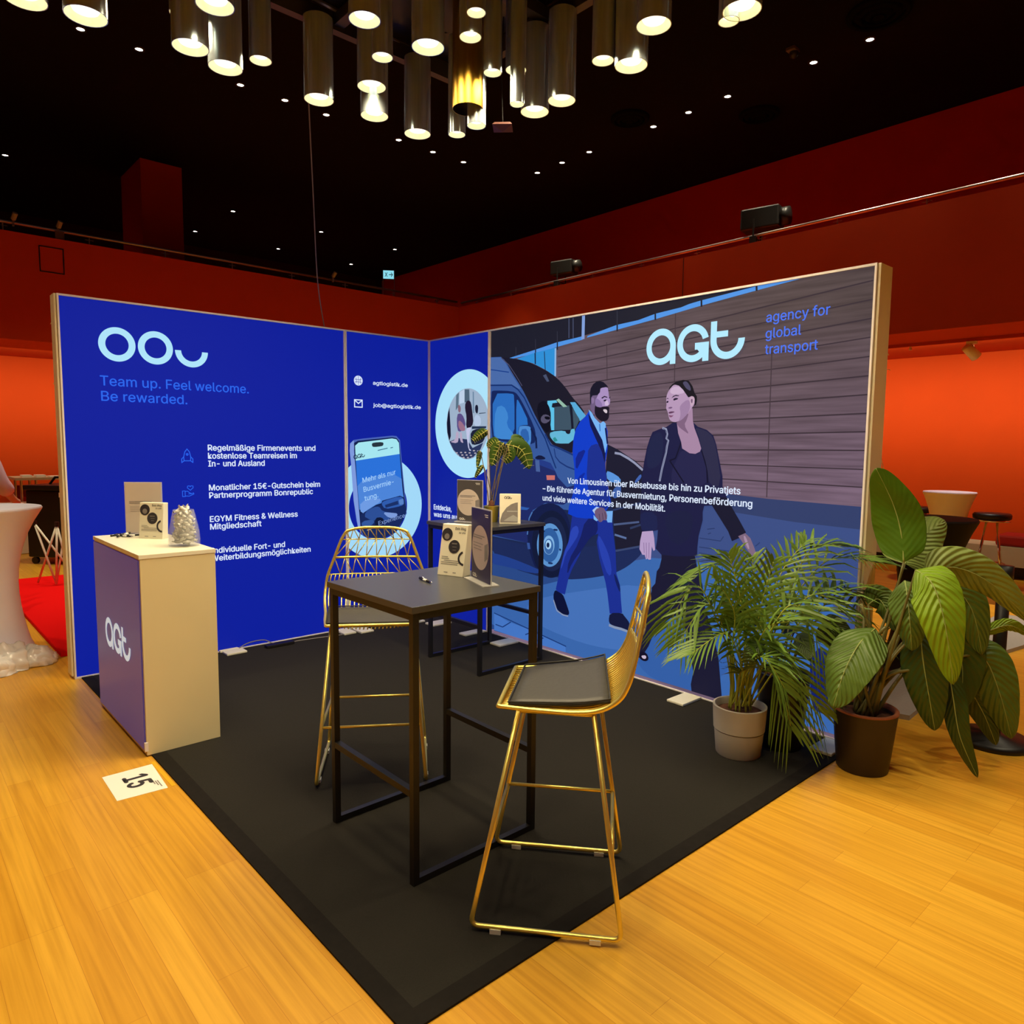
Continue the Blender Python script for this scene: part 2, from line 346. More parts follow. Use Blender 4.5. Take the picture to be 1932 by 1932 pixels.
wl, fl = light_wall('light_wall', 'wide blue backlit wall with OO logo and four bullet texts', FL, -2.87, -.8475, .12, M_blue)
wp, fp = light_wall('light_wall', 'narrow blue backlit wall with web address and smartphone picture', FL, -.8465, -.004, .12, M_blue)
ws, fs = light_wall('light_wall', 'narrow blue backlit wall with pale ring around a family photo', FR, .004, .8465, .15, M_blue)
wb, fbg = light_wall('light_wall', 'wide backlit photo wall with van, walking couple and agt logo', FR, .8475, 3.85, .15, M_timber)
# timber end caps seen at the open ends
o = MB().box((-2.882, .004, .02), (-2.8705, .12, HW)).build('end_cap', M_endcap, wl); part(o, 'cream end board')
o = MB().box((.004, -3.862, .02), (.15, -3.8505, HW)).build('end_cap', M_endcap, wb); part(o, 'cream end board')
# loose threads of the fabric on the end caps
def threads(parent, pts, d):
    for i, (p, q) in enumerate(pts):
        MB().tube(spline([p, ((p[0] + q[0]) / 2, (p[1] + q[1]) / 2, (p[2] + q[2]) / 2 + .006), q], 3), .0018, 5).build('loose_thread', M_cream, parent)
threads(wb, [((.15, -3.855, 1.98), (.20, -3.86, 1.985)), ((.15, -3.856, 1.53), (.185, -3.86, 1.47)), ((.15, -3.856, 1.45), (.17, -3.86, 1.44)), ((.15, -3.856, 2.06), (.17, -3.86, 2.06))], 0)
threads(wl, [((-2.876, .12, 2.33), (-2.88, .155, 2.325)), ((-2.876, .12, 1.95), (-2.88, .16, 1.94)), ((-2.876, .12, 2.20), (-2.88, .135, 2.20)), ((-2.876, .12, 1.62), (-2.88, .135, 1.61))], 0)
def plates(parent, pts):
    for x, y, a, b in pts: MB().box((x - a, y - b, .0062), (x + a, y + b, .022)).build('foot_plate', M_whitepad, parent, bevel=.004)
plates(wl, [(-1.845, -.10, .075, .05), (-1.86, -.022, .07, .018), (-.925, -.10, .055, .085)])
plates(wp, [(-.79, -.13, .06, .10), (-.27, -.13, .06, .10)])
plates(ws, [(-.16, -.36, .10, .06), (-.13, -.80, .11, .045)])
plates(wb, [(-.13, -1.20, .10, .06), (-.12, -2.88, .10, .06), (-.14, -3.79, .10, .06)])
# ring graphics first, then the traced picture
mb = MB(); arc(mb, FL, -.535, 1.032, .29, .448, 0, 360, 96, .0015, (-.834, -.02)); mb.build('ring_graphic', M_pale, fp)
mb = MB(); arc(mb, FR, .552, 1.748, .0, .458, 0, 360, 96, .0015, (.02, .834)); mb.build('ring_graphic', M_logo, fs)
ART = [
('big','3a2f38','1635,1553 3877,1569 3877,1562 1635,1547'),
('big','3a2f38','1633,1628 3871,1665 3872,1658 1633,1621'),
('big','3a2f38','1631,1707 3866,1758 3867,1751 1631,1700'),
('big','3a2f38','1630,1782 3861,1853 3861,1846 1630,1775'),
('big','3a2f38','1628,1856 3856,1948 3856,1941 1628,1850'),
('big','3a2f38','1626,1931 3851,2044 3851,2038 1626,1925'),
('big','3a2f38','1625,2001 3845,2140 3846,2134 1625,1994'),
('big','3a2f38','1623,2078 3840,2234 3841,2227 1623,2071'),
('big','3a2f38','1621,2151 3835,2328 3835,2322 1622,2145'),
('big','3a2f38','1619,2225 3830,2421 3830,2414 1620,2219'),
('big','3a2f38','1636,1481 3882,1471 3882,1465 1636,1475'),
('big','3a2f38','1638,1404 3887,1379 3887,1373 1638,1398'),
('big','44373f','2088,2281 2100,2022 2094,2022 2082,2281'),
('big','44373f','2646,2409 2654,1983 2648,1983 2640,2409'),
('big','44373f','3303,2145 3310,1293 3304,1293 3297,2145'),
('big','1e1f2d','826,2500 1757,2494 2737,2496 3355,2496 3451,2496 3191,2478 2823,2440 2501,2414 2175,2381 1863,2347 1601,2320 1377,2286 1088,2255 830,2173'),
('big','4f93e6','1088,2257 1377,2294 1606,2327 1853,2344 1863,2321 1602,2293 1389,2266 1088,2246'),
('big','4f93e6','1908,2342 2170,2388 2353,2398 2489,2422 2682,2436 2739,2448 2762,2451 2826,2458 3190,2490 3342,2497 3451,2497 3452,2489 3191,2463 2827,2427 2494,2388 2176,2356 1903,2331'),
('big','1e1f2d','1388,2310 1390,2231 1378,2230 1376,2310'),
('big','1e1f2d','1618,2338 1619,2273 1607,2273 1606,2338'),
('big','1e1f2d','2181,2395 2182,2346 2170,2346 2169,2395'),
('big','1e1f2d','2494,2425 2496,2382 2484,2382 2482,2425'),
('big','1e1f2d','2835,2461 2837,2420 2825,2420 2823,2461'),
('big','1e1f2d','3196,2493 3198,2461 3186,2460 3184,2493'),
('big','7f9fdc','1881,2491 1880,2324 1852,2324 1853,2491'),
('big','48506e','1730,2488 1733,2346 1725,2345 1722,2488'),
('big','48506e','1771,2483 1775,2341 1767,2341 1763,2483'),
('big','343646','1164,2334 1166,2265 1160,2265 1158,2334'),
('big','343646','1384,2373 1386,2294 1380,2294 1378,2373'),
('big','343646','1613,2407 1615,2327 1609,2327 1607,2407'),
('big','343646','2175,2486 2178,2388 2172,2388 2169,2486'),
('big','2f8fd8','1174,2243 1377,2272 1602,2291 1603,2078 1492,2138 1353,2196'),
('big','1e2a4a','1386,2272 1389,2187 1376,2186 1372,2271'),
('big','1e2a4a','1482,2273 1496,2125 1488,2125 1474,2272'),
('big','8cb8e8','1603,2286 1605,2085 1589,2085 1587,2285'),
('big','2b4a88','844,869 2443,1021 2468,272 853,-10'),
('big','3c4f87','2136,1343 3063,1297 3317,1284 3861,1275 3863,-2 3205,41 2174,56'),
('big','33406c','3063,1297 3317,1284 3861,1275 3862,1157 3481,1165 3067,1193'),
('big','3a67ae','1063,388 1448,491 1826,616 2197,763 2516,844 2783,861 3045,863 3304,851 3524,816 3704,757 3812,545 3849,182 3807,-1 3685,-1 3519,-5 3312,-11 3088,-15 2849,-16 2645,-14 2477,-10 2275,-9 2041,-13 1662,-10 1136,2 873,90 871,254'),
('big','4572bb','1618,446 1795,495 1954,538 2095,575 2217,606 2321,632 2410,639 2484,629 2543,601 2587,556 2616,505 2628,449 2625,388 2607,322 2564,268 2498,224 2408,192 2294,171 2182,156 2073,147 1966,143 1862,145 1758,151 1654,160 1551,173 1449,189 1375,211 1331,239 1317,273 1331,313 1386,355 1482,400'),
('big','345fa8','2526,417 2641,457 2751,475 2856,472 2956,447 3051,400 3106,348 3123,290 3101,226 3040,157 2980,102 2920,62 2860,36 2801,24 2738,20 2670,23 2598,32 2522,49 2461,80 2417,123 2387,181 2374,251 2392,315 2443,370'),
('big','12206c','3651,489 3757,440 3822,339 3847,187 3823,114 3749,121 3689,129 3644,139 3616,236 3604,421'),
('big','2c3c6c','2874,1016 3022,1013 3022,1007 2874,1010'),
('big','2c3c6c','2873,960 3094,958 3094,952 2873,954'),
('big','2c3c6c','2875,923 3091,913 3091,907 2875,917'),
('big','2c3c6c','3019,1012 3038,1041 3043,1038 3024,1009'),
('big','2c3c6c','3012,924 3016,956 3022,955 3018,923'),
('big','2c3c6c','3092,955 3122,1001 3127,997 3097,952'),
('big','2c3c6c','2926,1076 2978,1086 2979,1080 2927,1070'),
('big','2c3c6c','2932,1047 2952,1056 2955,1050 2934,1041'),
('big','2c3c6c','3249,1006 3276,1031 3280,1027 3253,1002'),
('big','4678c8','927,187 1103,144 1392,127 1622,97 1750,83 1752,7 1435,10 929,14'),
('big','1c3a78','928,188 1454,123 1452,114 926,179'),
('big','1c3a78','1454,123 1756,85 1755,76 1452,114'),
('big','1c3a78','946,95 1037,90 1036,81 945,86'),
('big','1c3a78','1034,90 1134,151 1138,143 1039,82'),
('big','1c3a78','1307,82 1420,138 1424,130 1311,74'),
('big','1c3a78','1391,30 1511,99 1516,91 1396,22'),
('big','1c3a78','929,38 1149,23 1149,14 928,29'),
('big','1c2850','981,1116 1259,1124 1469,1181 1608,1289 1756,1346 1912,1352 2085,1306 2277,1207 2375,1077 2380,917 2302,793 2139,707 1967,645 1786,609 1609,584 1436,569 1224,583 972,626 845,763 843,996'),
('big','1d2a58','1036,810 1149,800 1264,796 1380,797 1499,803 1620,815 1737,828 1851,843 1961,858 2067,875 2160,888 2240,897 2307,902 2361,904 2401,901 2427,895 2438,885 2434,871 2423,853 2402,831 2373,805 2335,775 2297,749 2257,726 2216,705 2174,688 2123,671 2064,654 1997,636 1921,618 1855,605 1799,595 1752,589 1715,587 1672,588 1624,592 1570,600 1511,611 1450,622 1385,633 1317,643 1246,654 1176,663 1106,671 1038,677 970,682 920,694 886,714 868,740 868,774 896,798 952,810'),
('big','23408c','936,684 1072,675 1210,659 1352,638 1443,621 1483,609 1473,597 1413,585 1314,582 1177,589 1048,592 929,591 870,615 869,665'),
('big','37599c','846,2281 986,2274 1041,2241 1117,2143 1235,2018 1319,1903 1401,1784 1502,1660 1590,1566 1785,1509 1841,1419 1844,1306 1759,1103 1454,1108 1317,814 862,825'),
('big','4a6cab','846,2278 980,2270 1030,2238 1107,2137 1224,2011 1183,2007 1119,2045 848,2056'),
('big','1f2a66','853,1589 961,1612 1326,1494 1407,1461 1448,1428 1613,1385 1642,1339 1736,1270 1826,1292 1793,1185 1703,1139 1512,1140 1374,1074 1322,814 862,833'),
('big','233a86','1407,1468 1447,1469 1564,1444 1613,1385 1448,1424'),
('big','1a3f8c','853,2186 1086,2150 1084,2142 852,2178'),
('big','1b1a29','1010,2268 1059,2261 1110,2253 1163,2244 1230,2228 1312,2207 1388,2180 1457,2150 1521,2121 1578,2092 1630,2058 1677,2020 1722,1978 1763,1934 1800,1900 1831,1877 1862,1848 1891,1816 1894,1788 1870,1766 1842,1712 1809,1625 1792,1562 1790,1525 1740,1521 1640,1551 1568,1590 1524,1637 1476,1691 1426,1753 1380,1814 1339,1874 1298,1932 1256,1989 1205,2049 1147,2112 1098,2168 1060,2216 1027,2249 999,2264'),
('big','4a4a66','993,2269 1087,2205 1173,2114 1242,2034 1237,2029 1168,2110 1082,2199 989,2263'),
('big','45506e','1469,2096 1502,2104 1537,2049 1513,2047'),
('big','55a6d8','1753,1887 1802,1886 1910,1786 1854,1749'),
('big','3c5264','1593,1857 1745,1865 1781,1689 1597,1687'),
('big','3c5264','1777,1848 1850,1762 1812,1695 1794,1695'),
('big','15182a','1751,1875 1772,1867 1794,1695 1772,1689'),
('big','5cc0ea','1521,1906 1611,1907 1625,1889 1574,1886 1567,1858 1593,1852 1597,1687 1566,1687 1553,1748 1551,1828 1522,1849'),
('big','8fb8a8','1611,1909 1638,1918 1727,1856 1686,1854'),
('big','62b4d8','1596,1679 1671,1683 1712,1678 1719,1666 1732,1659 1750,1658 1761,1667 1765,1686 1779,1695 1803,1695 1808,1669 1794,1617 1747,1590 1667,1589 1618,1592 1599,1601 1579,1616 1558,1636 1551,1654 1556,1669'),
('big','2f8f96','1584,1627 1607,1637 1636,1610 1599,1600'),
('big','0f0f1c','1424,1889 1472,1908 1511,1898 1541,1860 1557,1818 1561,1771 1557,1724 1546,1677 1516,1671 1466,1705 1431,1762 1410,1841'),
('big','54506a','1460,1790 1479,1803 1505,1806 1536,1798 1553,1786 1556,1769 1543,1754 1514,1741 1489,1739 1467,1746 1455,1758 1452,1775'),
('big','0c0c18','1505,1791 1536,1789 1551,1782 1550,1770 1537,1766 1512,1768 1497,1775 1492,1787'),
('big','14306e','852,2062 1120,2049 1197,2011 1271,1944 1365,1809 1507,1630 1627,1408 1616,1403 1497,1623 1356,1802 1262,1936 1190,2001 1118,2038 851,2050'),
('big','14265c','877,2006 900,2011 966,2009 1075,2001 1145,1990 1174,1978 1208,1948 1248,1901 1297,1837 1354,1756 1388,1699 1398,1664 1399,1630 1390,1595 1339,1580 1246,1583 1135,1591 1004,1605 923,1619 891,1634 873,1732 868,1913'),
('big','2a6cc0','948,1986 1066,1982 1132,1975 1147,1964 1155,1873 1158,1702 1107,1618 1002,1621 936,1631 908,1648 893,1739 890,1905'),
('big','3f86d2','949,1879 999,1888 1040,1871 1073,1827 1082,1787 1066,1752 1083,1714 1132,1675 1157,1645 1157,1626 1105,1618 1001,1621 939,1633 919,1653 913,1716 920,1822'),
('big','2a70c6','1182,1926 1194,1926 1234,1877 1303,1779 1310,1730 1256,1729 1223,1724 1210,1715 1202,1690 1199,1648 1192,1625 1183,1621 1178,1696 1176,1850'),
('big','4a88d0','1215,1717 1228,1722 1256,1724 1300,1723 1328,1718 1341,1710 1348,1674 1349,1610 1338,1577 1315,1575 1278,1584 1226,1603 1202,1638 1206,1689'),
('big','2c62ae','1246,1698 1290,1701 1318,1675 1329,1620 1311,1595 1265,1602 1237,1628 1229,1674'),
('big','101c48','1355,1709 1413,1630 1420,1552 1400,1550 1395,1623 1339,1697'),
('big','12183c','1405,1487 1432,1498 1463,1498 1498,1486 1510,1477 1501,1470 1474,1467 1429,1468 1403,1471 1396,1478'),
('big','46609c','1397,1461 1442,1462 1454,1373 1409,1375'),
('big','1a3474','1604,1554 1619,1495 1661,1458 1734,1427 1816,1406 1813,1397 1731,1417 1656,1449 1611,1490 1595,1552'),
('big','1a3474','1507,1665 1565,1585 1677,1554 1796,1516 1792,1502 1673,1540 1557,1574 1496,1656'),
('big','c8706a','1521,1350 1612,1353 1612,1319 1528,1314'),
('big','2f5cae','1170,1099 1312,1090 1343,1090 1313,1071 1171,1067'),
('big','141d48','1324,847 1318,910 1325,968 1344,1019 1379,1063 1429,1100 1483,1126 1541,1140 1599,1142 1656,1130 1703,1106 1741,1068 1770,1014 1790,942 1796,873 1789,805 1767,728 1733,642 1642,602 1496,610 1408,640 1376,692 1352,743 1336,791'),
('big','121a38','1787,855 1786,816 1780,777 1769,739 1753,704 1734,671 1711,642 1684,617 1655,598 1624,584 1592,576 1559,574 1527,579 1496,591 1467,608 1441,631 1418,660 1400,693 1386,729 1377,769 1374,809 1376,851 1383,892 1395,931 1413,968 1434,1001 1459,1029 1487,1053 1517,1070 1549,1082 1581,1088 1613,1087 1644,1080 1674,1067 1701,1049 1726,1025 1746,998 1763,966 1776,931 1784,894'),
('big','1a2448','1746,850 1745,819 1740,787 1732,757 1720,728 1705,702 1687,678 1667,659 1644,643 1620,633 1596,627 1571,626 1546,630 1523,639 1501,654 1481,672 1463,695 1449,722 1439,751 1432,783 1430,816 1431,849 1436,881 1446,913 1459,942 1475,969 1494,992 1515,1011 1538,1025 1562,1034 1587,1039 1612,1038 1636,1033 1658,1023 1680,1008 1698,989 1714,966 1728,940 1737,912 1744,882'),
('big','5c94d2','1704,839 1703,813 1699,788 1691,763 1681,740 1668,719 1652,700 1634,684 1615,672 1594,663 1573,658 1551,657 1530,661 1510,668 1491,679 1473,694 1459,713 1447,734 1438,757 1432,782 1430,809 1431,835 1436,861 1444,887 1455,910 1469,932 1485,950 1504,966 1524,977 1544,985 1566,989 1587,989 1608,985 1628,977 1646,965 1662,950 1676,932 1688,911 1696,888 1702,864'),
('big','2e5ea0','1668,835 1668,815 1664,795 1659,775 1651,757 1641,740 1629,725 1615,713 1600,703 1585,696 1568,692 1552,692 1536,695 1520,701 1506,710 1493,722 1482,736 1472,753 1466,771 1461,791 1460,812 1461,833 1464,854 1470,873 1479,892 1489,909 1501,924 1515,936 1531,945 1546,951 1563,954 1579,954 1595,951 1610,945 1624,935 1637,923 1647,909 1656,893 1663,874 1667,855'),
('big','1b3466','1616,953 1639,953 1651,950 1650,942 1639,938 1618,937 1607,941 1605,949'),
('big','1b3466','1673,810 1684,809 1689,805 1689,797 1684,793 1674,794 1669,798 1668,806'),
('big','1b3466','1565,694 1592,695 1605,692 1604,684 1592,680 1568,678 1555,681 1553,689'),
('big','1b3466','1455,769 1469,769 1476,765 1476,757 1470,753 1457,753 1450,757 1449,765'),
('big','1b3466','1483,931 1505,931 1517,927 1516,920 1505,916 1485,915 1474,919 1472,927'),
('big','7eb2e4','1619,830 1619,818 1617,807 1614,796 1609,786 1603,777 1596,768 1588,762 1580,756 1571,752 1561,750 1552,750 1543,752 1534,755 1525,760 1518,767 1512,775 1507,784 1503,794 1500,805 1499,816 1500,828 1502,839 1505,850 1510,860 1516,870 1523,878 1531,885 1540,890 1549,894 1558,895 1568,895 1577,894 1585,890 1594,885 1601,879 1607,871 1612,862 1616,852 1618,841'),
('big','3a68a8','1608,818 1608,809 1606,800 1603,791 1600,782 1595,775 1589,768 1583,762 1576,758 1569,755 1561,753 1554,753 1546,754 1539,757 1532,761 1526,767 1521,773 1517,781 1514,789 1512,798 1511,807 1512,817 1513,826 1516,835 1520,843 1525,851 1530,858 1537,863 1544,868 1551,870 1559,872 1566,872 1574,871 1581,868 1587,864 1593,858 1598,852 1602,844 1605,836 1607,827'),
('big','a4d0f4','1587,829 1586,824 1585,818 1584,813 1581,808 1578,803 1575,799 1570,796 1566,793 1561,791 1557,790 1552,790 1547,791 1542,792 1538,795 1534,798 1531,802 1528,807 1526,812 1525,817 1525,823 1525,828 1526,834 1528,839 1530,844 1533,849 1537,853 1541,857 1545,859 1550,861 1555,862 1560,862 1565,861 1569,860 1573,857 1577,854 1580,850 1583,845 1585,840 1586,835'),
('big','16244c','1566,824 1566,821 1566,818 1565,815 1564,812 1562,810 1560,807 1558,806 1556,804 1554,803 1551,803 1549,803 1547,803 1544,804 1542,805 1540,807 1539,809 1537,812 1536,814 1536,817 1535,820 1536,823 1536,826 1537,829 1538,832 1540,835 1542,837 1544,838 1546,840 1548,841 1551,841 1553,841 1555,841 1558,840 1560,839 1562,837 1563,835 1565,832 1566,830 1566,827'),
('big','4a76b8','1315,879 1334,1010 1369,1064 1379,1057 1345,1007 1327,878'),
('big','35549a','1317,814 1348,817 1359,769 1329,765'),
('big','1c1c30','2117,1586 2206,1553 2363,1477 2448,1419 2442,1371 2426,1393 2428,1129 2443,906 2211,867 2168,1209 2124,1319 2106,1402'),
('big','8f95b4','2184,1536 2233,1530 2305,1501 2360,1471 2430,1425 2421,1412 2352,1458 2298,1486 2228,1515 2182,1520'),
('big','5792dc','2121,1401 2143,1398 2177,1387 2221,1367 2242,1347 2239,1327 2209,1321 2152,1329 2120,1350 2113,1385'),
('big','3f62b0','2413,1390 2417,1377 2407,1359 2381,1337 2366,1330 2362,1339 2373,1357 2398,1384'),
('big','3c5ea8','2186,1285 2225,1312 2245,1303 2247,1260 2230,1231 2194,1217 2174,1225 2169,1256'),
('big','4a5a84','2188,1042 2406,1079 2408,1066 2191,1028'),
('big','5a70a0','2201,974 2304,959 2302,945 2199,960'),
('big','37456e','2209,861 2418,916 2422,903 2213,848'),
('big','2e3a5e','2330,1030 2420,1062 2425,1049 2335,1016'),
('big','2a3660','2177,1141 2416,1207 2420,1194 2180,1128'),
('big','1b2f92','1796,1066 1784,985 1764,869 1724,797 1685,670 1659,563 1642,498 1657,480 1737,472 1771,600 1805,673 1875,782 1933,920 2052,958 2037,899 2065,786 2128,620 2147,546 2172,408 2225,415 2282,432 2270,515 2258,621 2224,698 2211,854 2187,978 2177,1053 2049,1073 1929,1064'),
('big','151f62','1957,1058 2013,1059 2042,1036 2046,988 2030,954 1994,935 1959,903 1925,860 1883,809 1830,749 1791,692 1765,638 1756,642 1764,704 1794,771 1846,844 1886,925 1915,1013'),
('big','2a44b4','1805,980 1836,996 1856,988 1866,956 1851,915 1812,864 1779,824 1752,794 1730,752 1713,699 1699,668 1690,660 1695,690 1715,757 1735,809 1754,845 1771,890 1783,945'),
('big','2740ae','2067,941 2097,905 2125,865 2151,820 2169,772 2179,719 2176,686 2160,675 2136,695 2106,749 2080,805 2060,864 2050,910 2051,942'),
('big','12205e','2206,695 2218,685 2234,662 2253,626 2262,598 2261,575 2250,582 2229,616 2213,651 2204,684'),
('big','0c1236','1642,489 1659,484 1680,479 1704,473 1722,461 1735,441 1747,420 1759,397 1771,374 1782,351 1784,335 1777,325 1760,320 1733,320 1706,324 1678,333 1656,351 1640,379 1627,404 1619,428 1619,453 1628,478'),
('big','8a98b8','1624,413 1661,340 1721,320 1774,320 1774,310 1719,310 1654,332 1615,408'),
('big','14193c','2201,418 2255,428 2288,428 2300,417 2318,403 2341,384 2352,363 2350,340 2343,324 2332,316 2312,313 2283,314 2246,319 2202,328 2175,338 2167,351 2166,371 2171,399'),
('big','8796b4','2168,334 2222,328 2280,328 2333,322 2331,305 2279,310 2221,310 2167,316'),
('big','0f3cc8','1943,1820 1910,1783 1855,1743 1816,1691 1796,1620 1789,1529 1810,1418 1817,1320 1801,1225 1763,1130 1755,1076 1841,1056 1929,1056 2049,1067 2122,1130 2161,1183 2120,1333 2100,1445 2119,1552 2116,1676 2096,1720 2039,1708 1996,1765'),
('big','1b2f8e','1967,1576 2017,1589 2057,1577 2087,1539 2102,1502 2101,1464 2105,1417 2115,1361 2128,1296 2145,1220 2143,1169 2123,1143 2097,1135 2063,1145 2025,1166 1981,1199 1952,1251 1937,1322 1931,1381 1934,1430 1937,1483 1940,1540'),
('big','11248a','1847,1526 1899,1546 1914,1537 1894,1498 1868,1455 1839,1409 1823,1418 1821,1483'),
('big','0d2aa0','1864,1359 1907,1384 1916,1377 1891,1341 1868,1312 1846,1292 1837,1298 1841,1331'),
('big','12184c','1935,1798 1979,1760 2005,1715 2066,1627 2102,1527 2096,1458 2069,1533 2008,1627 1955,1716'),
('big','74b2f4','1937,1829 1965,1810 1996,1769 2047,1730 2075,1745 2098,1729 2099,1698 2115,1583 2099,1526 2071,1614 2010,1699 1957,1776'),
('big','3f78c8','2048,1728 2053,1677 2043,1676 2038,1726'),
('big','12184c','2104,1700 2125,1591 2111,1588 2090,1697'),
('big','6c5a80','1950,1926 1950,1891 1952,1863 1955,1840 1961,1824 1970,1813 1982,1802 1996,1789 2010,1779 2024,1770 2036,1762 2045,1755 2061,1760 2083,1776 2100,1801 2112,1834 2118,1870 2117,1907 2098,1933 2062,1948 2020,1952 1973,1946'),
('big','a48cc0','2056,1975 2091,1977 2110,1970 2114,1953 2118,1937 2120,1920 2125,1905 2132,1891 2133,1876 2129,1859 2114,1849 2087,1845 2056,1846 2020,1852 2000,1864 1997,1881 2001,1896 2012,1909 2023,1930 2034,1960'),
('big','8a74aa','2003,1903 2019,1902 2038,1890 2059,1868 2064,1850 2053,1839 2036,1837 2013,1844 2000,1862 1997,1889'),
('big','171628','1948,1919 1947,1950 1954,1977 1977,2005 2006,2019 2038,2021 2069,2013 2101,1989 2116,1973 2101,1978 2043,1973 2040,1945 2018,1926 1972,1925 1959,1911 1959,1856 1951,1877'),
('big','1a1424','2000,1856 2007,1850 2020,1845 2038,1841 2053,1841 2064,1844 2077,1846 2093,1846 2108,1845 2122,1841 2128,1834 2126,1823 2125,1806 2127,1784 2124,1768 2116,1756 2106,1749 2092,1745 2077,1744 2059,1746 2041,1754 2022,1766 2008,1780 1998,1796 1994,1818 1996,1845'),
('big','cfc4d0','2078,1827 2097,1826 2107,1820 2110,1811 2109,1804 2104,1799 2096,1800 2086,1806 2078,1813 2072,1822'),
('big','c8b4d8','2096,1886 2106,1888 2114,1880 2121,1863 2119,1853 2107,1851 2097,1851 2089,1854 2086,1863 2089,1878'),
('big','221a30','2054,1907 2081,1918 2108,1910 2108,1904 2081,1910 2061,1899'),
('big','221a30','2080,1891 2096,1893 2102,1891 2097,1885 2091,1881 2082,1880 2076,1882 2074,1887'),
('big','221a30','2119,1903 2136,1912 2132,1899'),
('big','86709c','1965,1907 1973,1912 1980,1910 1988,1901 1989,1890 1985,1876 1979,1869 1972,1867 1967,1876 1963,1895'),
('big','a8c4f0','1992,1120 2030,1149 2055,1144 2014,1096'),
('big','74aef0','2105,1121 2180,1130 2175,1049 2136,1046 2115,1079'),
('big','7ab4f2','2004,1089 2049,1054 2032,1046 2007,1057'),
('big','6e5876','2032,1134 2069,1148 2099,1143 2121,1118 2131,1094 2129,1070 2120,1059 2103,1060 2092,1057 2086,1049 2077,1044 2064,1042 2055,1046 2048,1055 2038,1065 2025,1073 2017,1090 2015,1115'),
('big','473650','2059,1100 2069,1047 2064,1046 2054,1099'),
('big','473650','2088,1109 2097,1062 2092,1061 2083,1108'),
('big','473650','2110,1117 2126,1068 2121,1066 2105,1116'),
('big','1b1a33','2597,887 2598,848 2583,788 2563,761 2554,680 2525,646 2527,627 2466,428 2434,196 2474,184 2514,249 2552,342 2629,442 2716,492 2763,509 2800,410 2839,271 2866,163 2851,77 2858,5 2888,-24 2962,-44 3077,-39 3077,17 3042,285 3005,420 2936,581 2909,730 2874,808 2849,898'),
('big','1d1e44','2652,1725 2604,1699 2565,1690 2498,1668 2477,1626 2456,1566 2436,1472 2422,1378 2421,1307 2417,1154 2417,1070 2434,1011 2533,1025 2563,1034 2559,970 2549,911 2597,875 2712,879 2865,900 2865,956 2871,1026 2896,1126 2894,1176 2903,1215 2957,1221 3021,1141 3074,1074 3102,1018 3145,1040 3191,1079 3145,1147 3103,1205 3056,1277 3025,1341 3022,1401 2994,1507 2971,1592 2949,1644 2903,1678 2837,1699 2802,1727'),
('big','1f2448','2528,1661 2543,1665 2556,1664 2567,1656 2575,1641 2582,1621 2585,1597 2585,1569 2583,1538 2577,1504 2566,1476 2551,1455 2530,1441 2505,1433 2485,1432 2471,1437 2462,1449 2458,1468 2457,1488 2457,1510 2460,1534 2465,1560 2471,1583 2477,1603 2484,1619 2493,1633 2502,1645 2514,1654'),
('big','1a1a30','2919,1269 3056,1277 3103,1205 3145,1147 3191,1079 3145,1041 3101,1019 3074,1074 3021,1141 2962,1217'),
('big','1e244e','2450,1142 2514,1147 2551,1121 2559,1064 2553,1033 2532,1028 2500,1022 2457,1016 2431,1027 2423,1056 2419,1087 2418,1122'),
('big','1d2042','2693,1166 2740,1173 2777,1172 2803,1164 2818,1149 2823,1126 2824,1102 2822,1075 2816,1047 2806,1017 2792,993 2772,976 2748,965 2719,961 2694,963 2673,972 2657,988 2644,1011 2635,1035 2628,1060 2624,1086 2623,1114 2635,1136 2658,1153'),
('big','25254c','2744,1554 2772,1539 2802,1532 2833,1532 2853,1538 2863,1549 2877,1536 2896,1498 2912,1443 2925,1369 2866,1329 2733,1322 2663,1342 2656,1387 2660,1427 2675,1461 2695,1499 2718,1541'),
('big','12122c','2725,1598 2686,1498 2640,1481 2637,1491 2678,1504 2716,1602'),
('big','12122c','2878,1554 2917,1450 2926,1358 2916,1357 2907,1448 2868,1551'),
('big','12122c','2643,1489 2755,1353 2748,1347 2635,1483'),
('big','2c2c4a','2821,1686 2836,1664 2851,1630 2865,1584 2882,1536 2902,1487 2918,1431 2930,1368 2958,1338 2999,1340 3008,1401 2983,1520 2964,1595 2951,1624 2933,1648 2910,1665 2877,1680 2835,1691'),
('big','a284a4','2684,1725 2697,1658 2721,1604 2730,1564 2786,1535 2828,1532 2860,1546 2868,1566 2845,1627 2814,1692 2802,1736 2796,1811 2755,1812'),
('big','7c607f','2690,1733 2714,1743 2737,1759 2760,1779 2768,1777 2761,1753 2753,1734 2743,1718 2749,1695 2771,1664 2769,1656 2742,1672 2722,1684 2708,1693 2698,1702 2691,1711 2685,1719 2681,1724'),
('big','b094b8','2646,1958 2630,1944 2617,1929 2607,1914 2601,1897 2598,1880 2599,1863 2601,1849 2601,1835 2599,1823 2601,1812 2608,1803 2613,1791 2617,1778 2621,1765 2625,1752 2633,1742 2646,1734 2660,1730 2676,1729 2697,1735 2723,1747 2747,1765 2770,1790 2789,1811 2803,1828 2811,1846 2810,1866 2803,1878 2790,1884 2775,1898 2758,1920 2740,1935 2718,1945 2694,1954 2667,1962'),
('big','9a7ea4','2725,1848 2744,1860 2759,1864 2770,1860 2776,1849 2778,1830 2777,1813 2772,1798 2764,1784 2753,1771 2742,1761 2731,1751 2721,1744 2710,1738 2704,1737 2701,1740 2702,1747 2707,1759 2709,1772 2709,1785 2707,1798 2703,1811 2704,1824 2712,1837'),
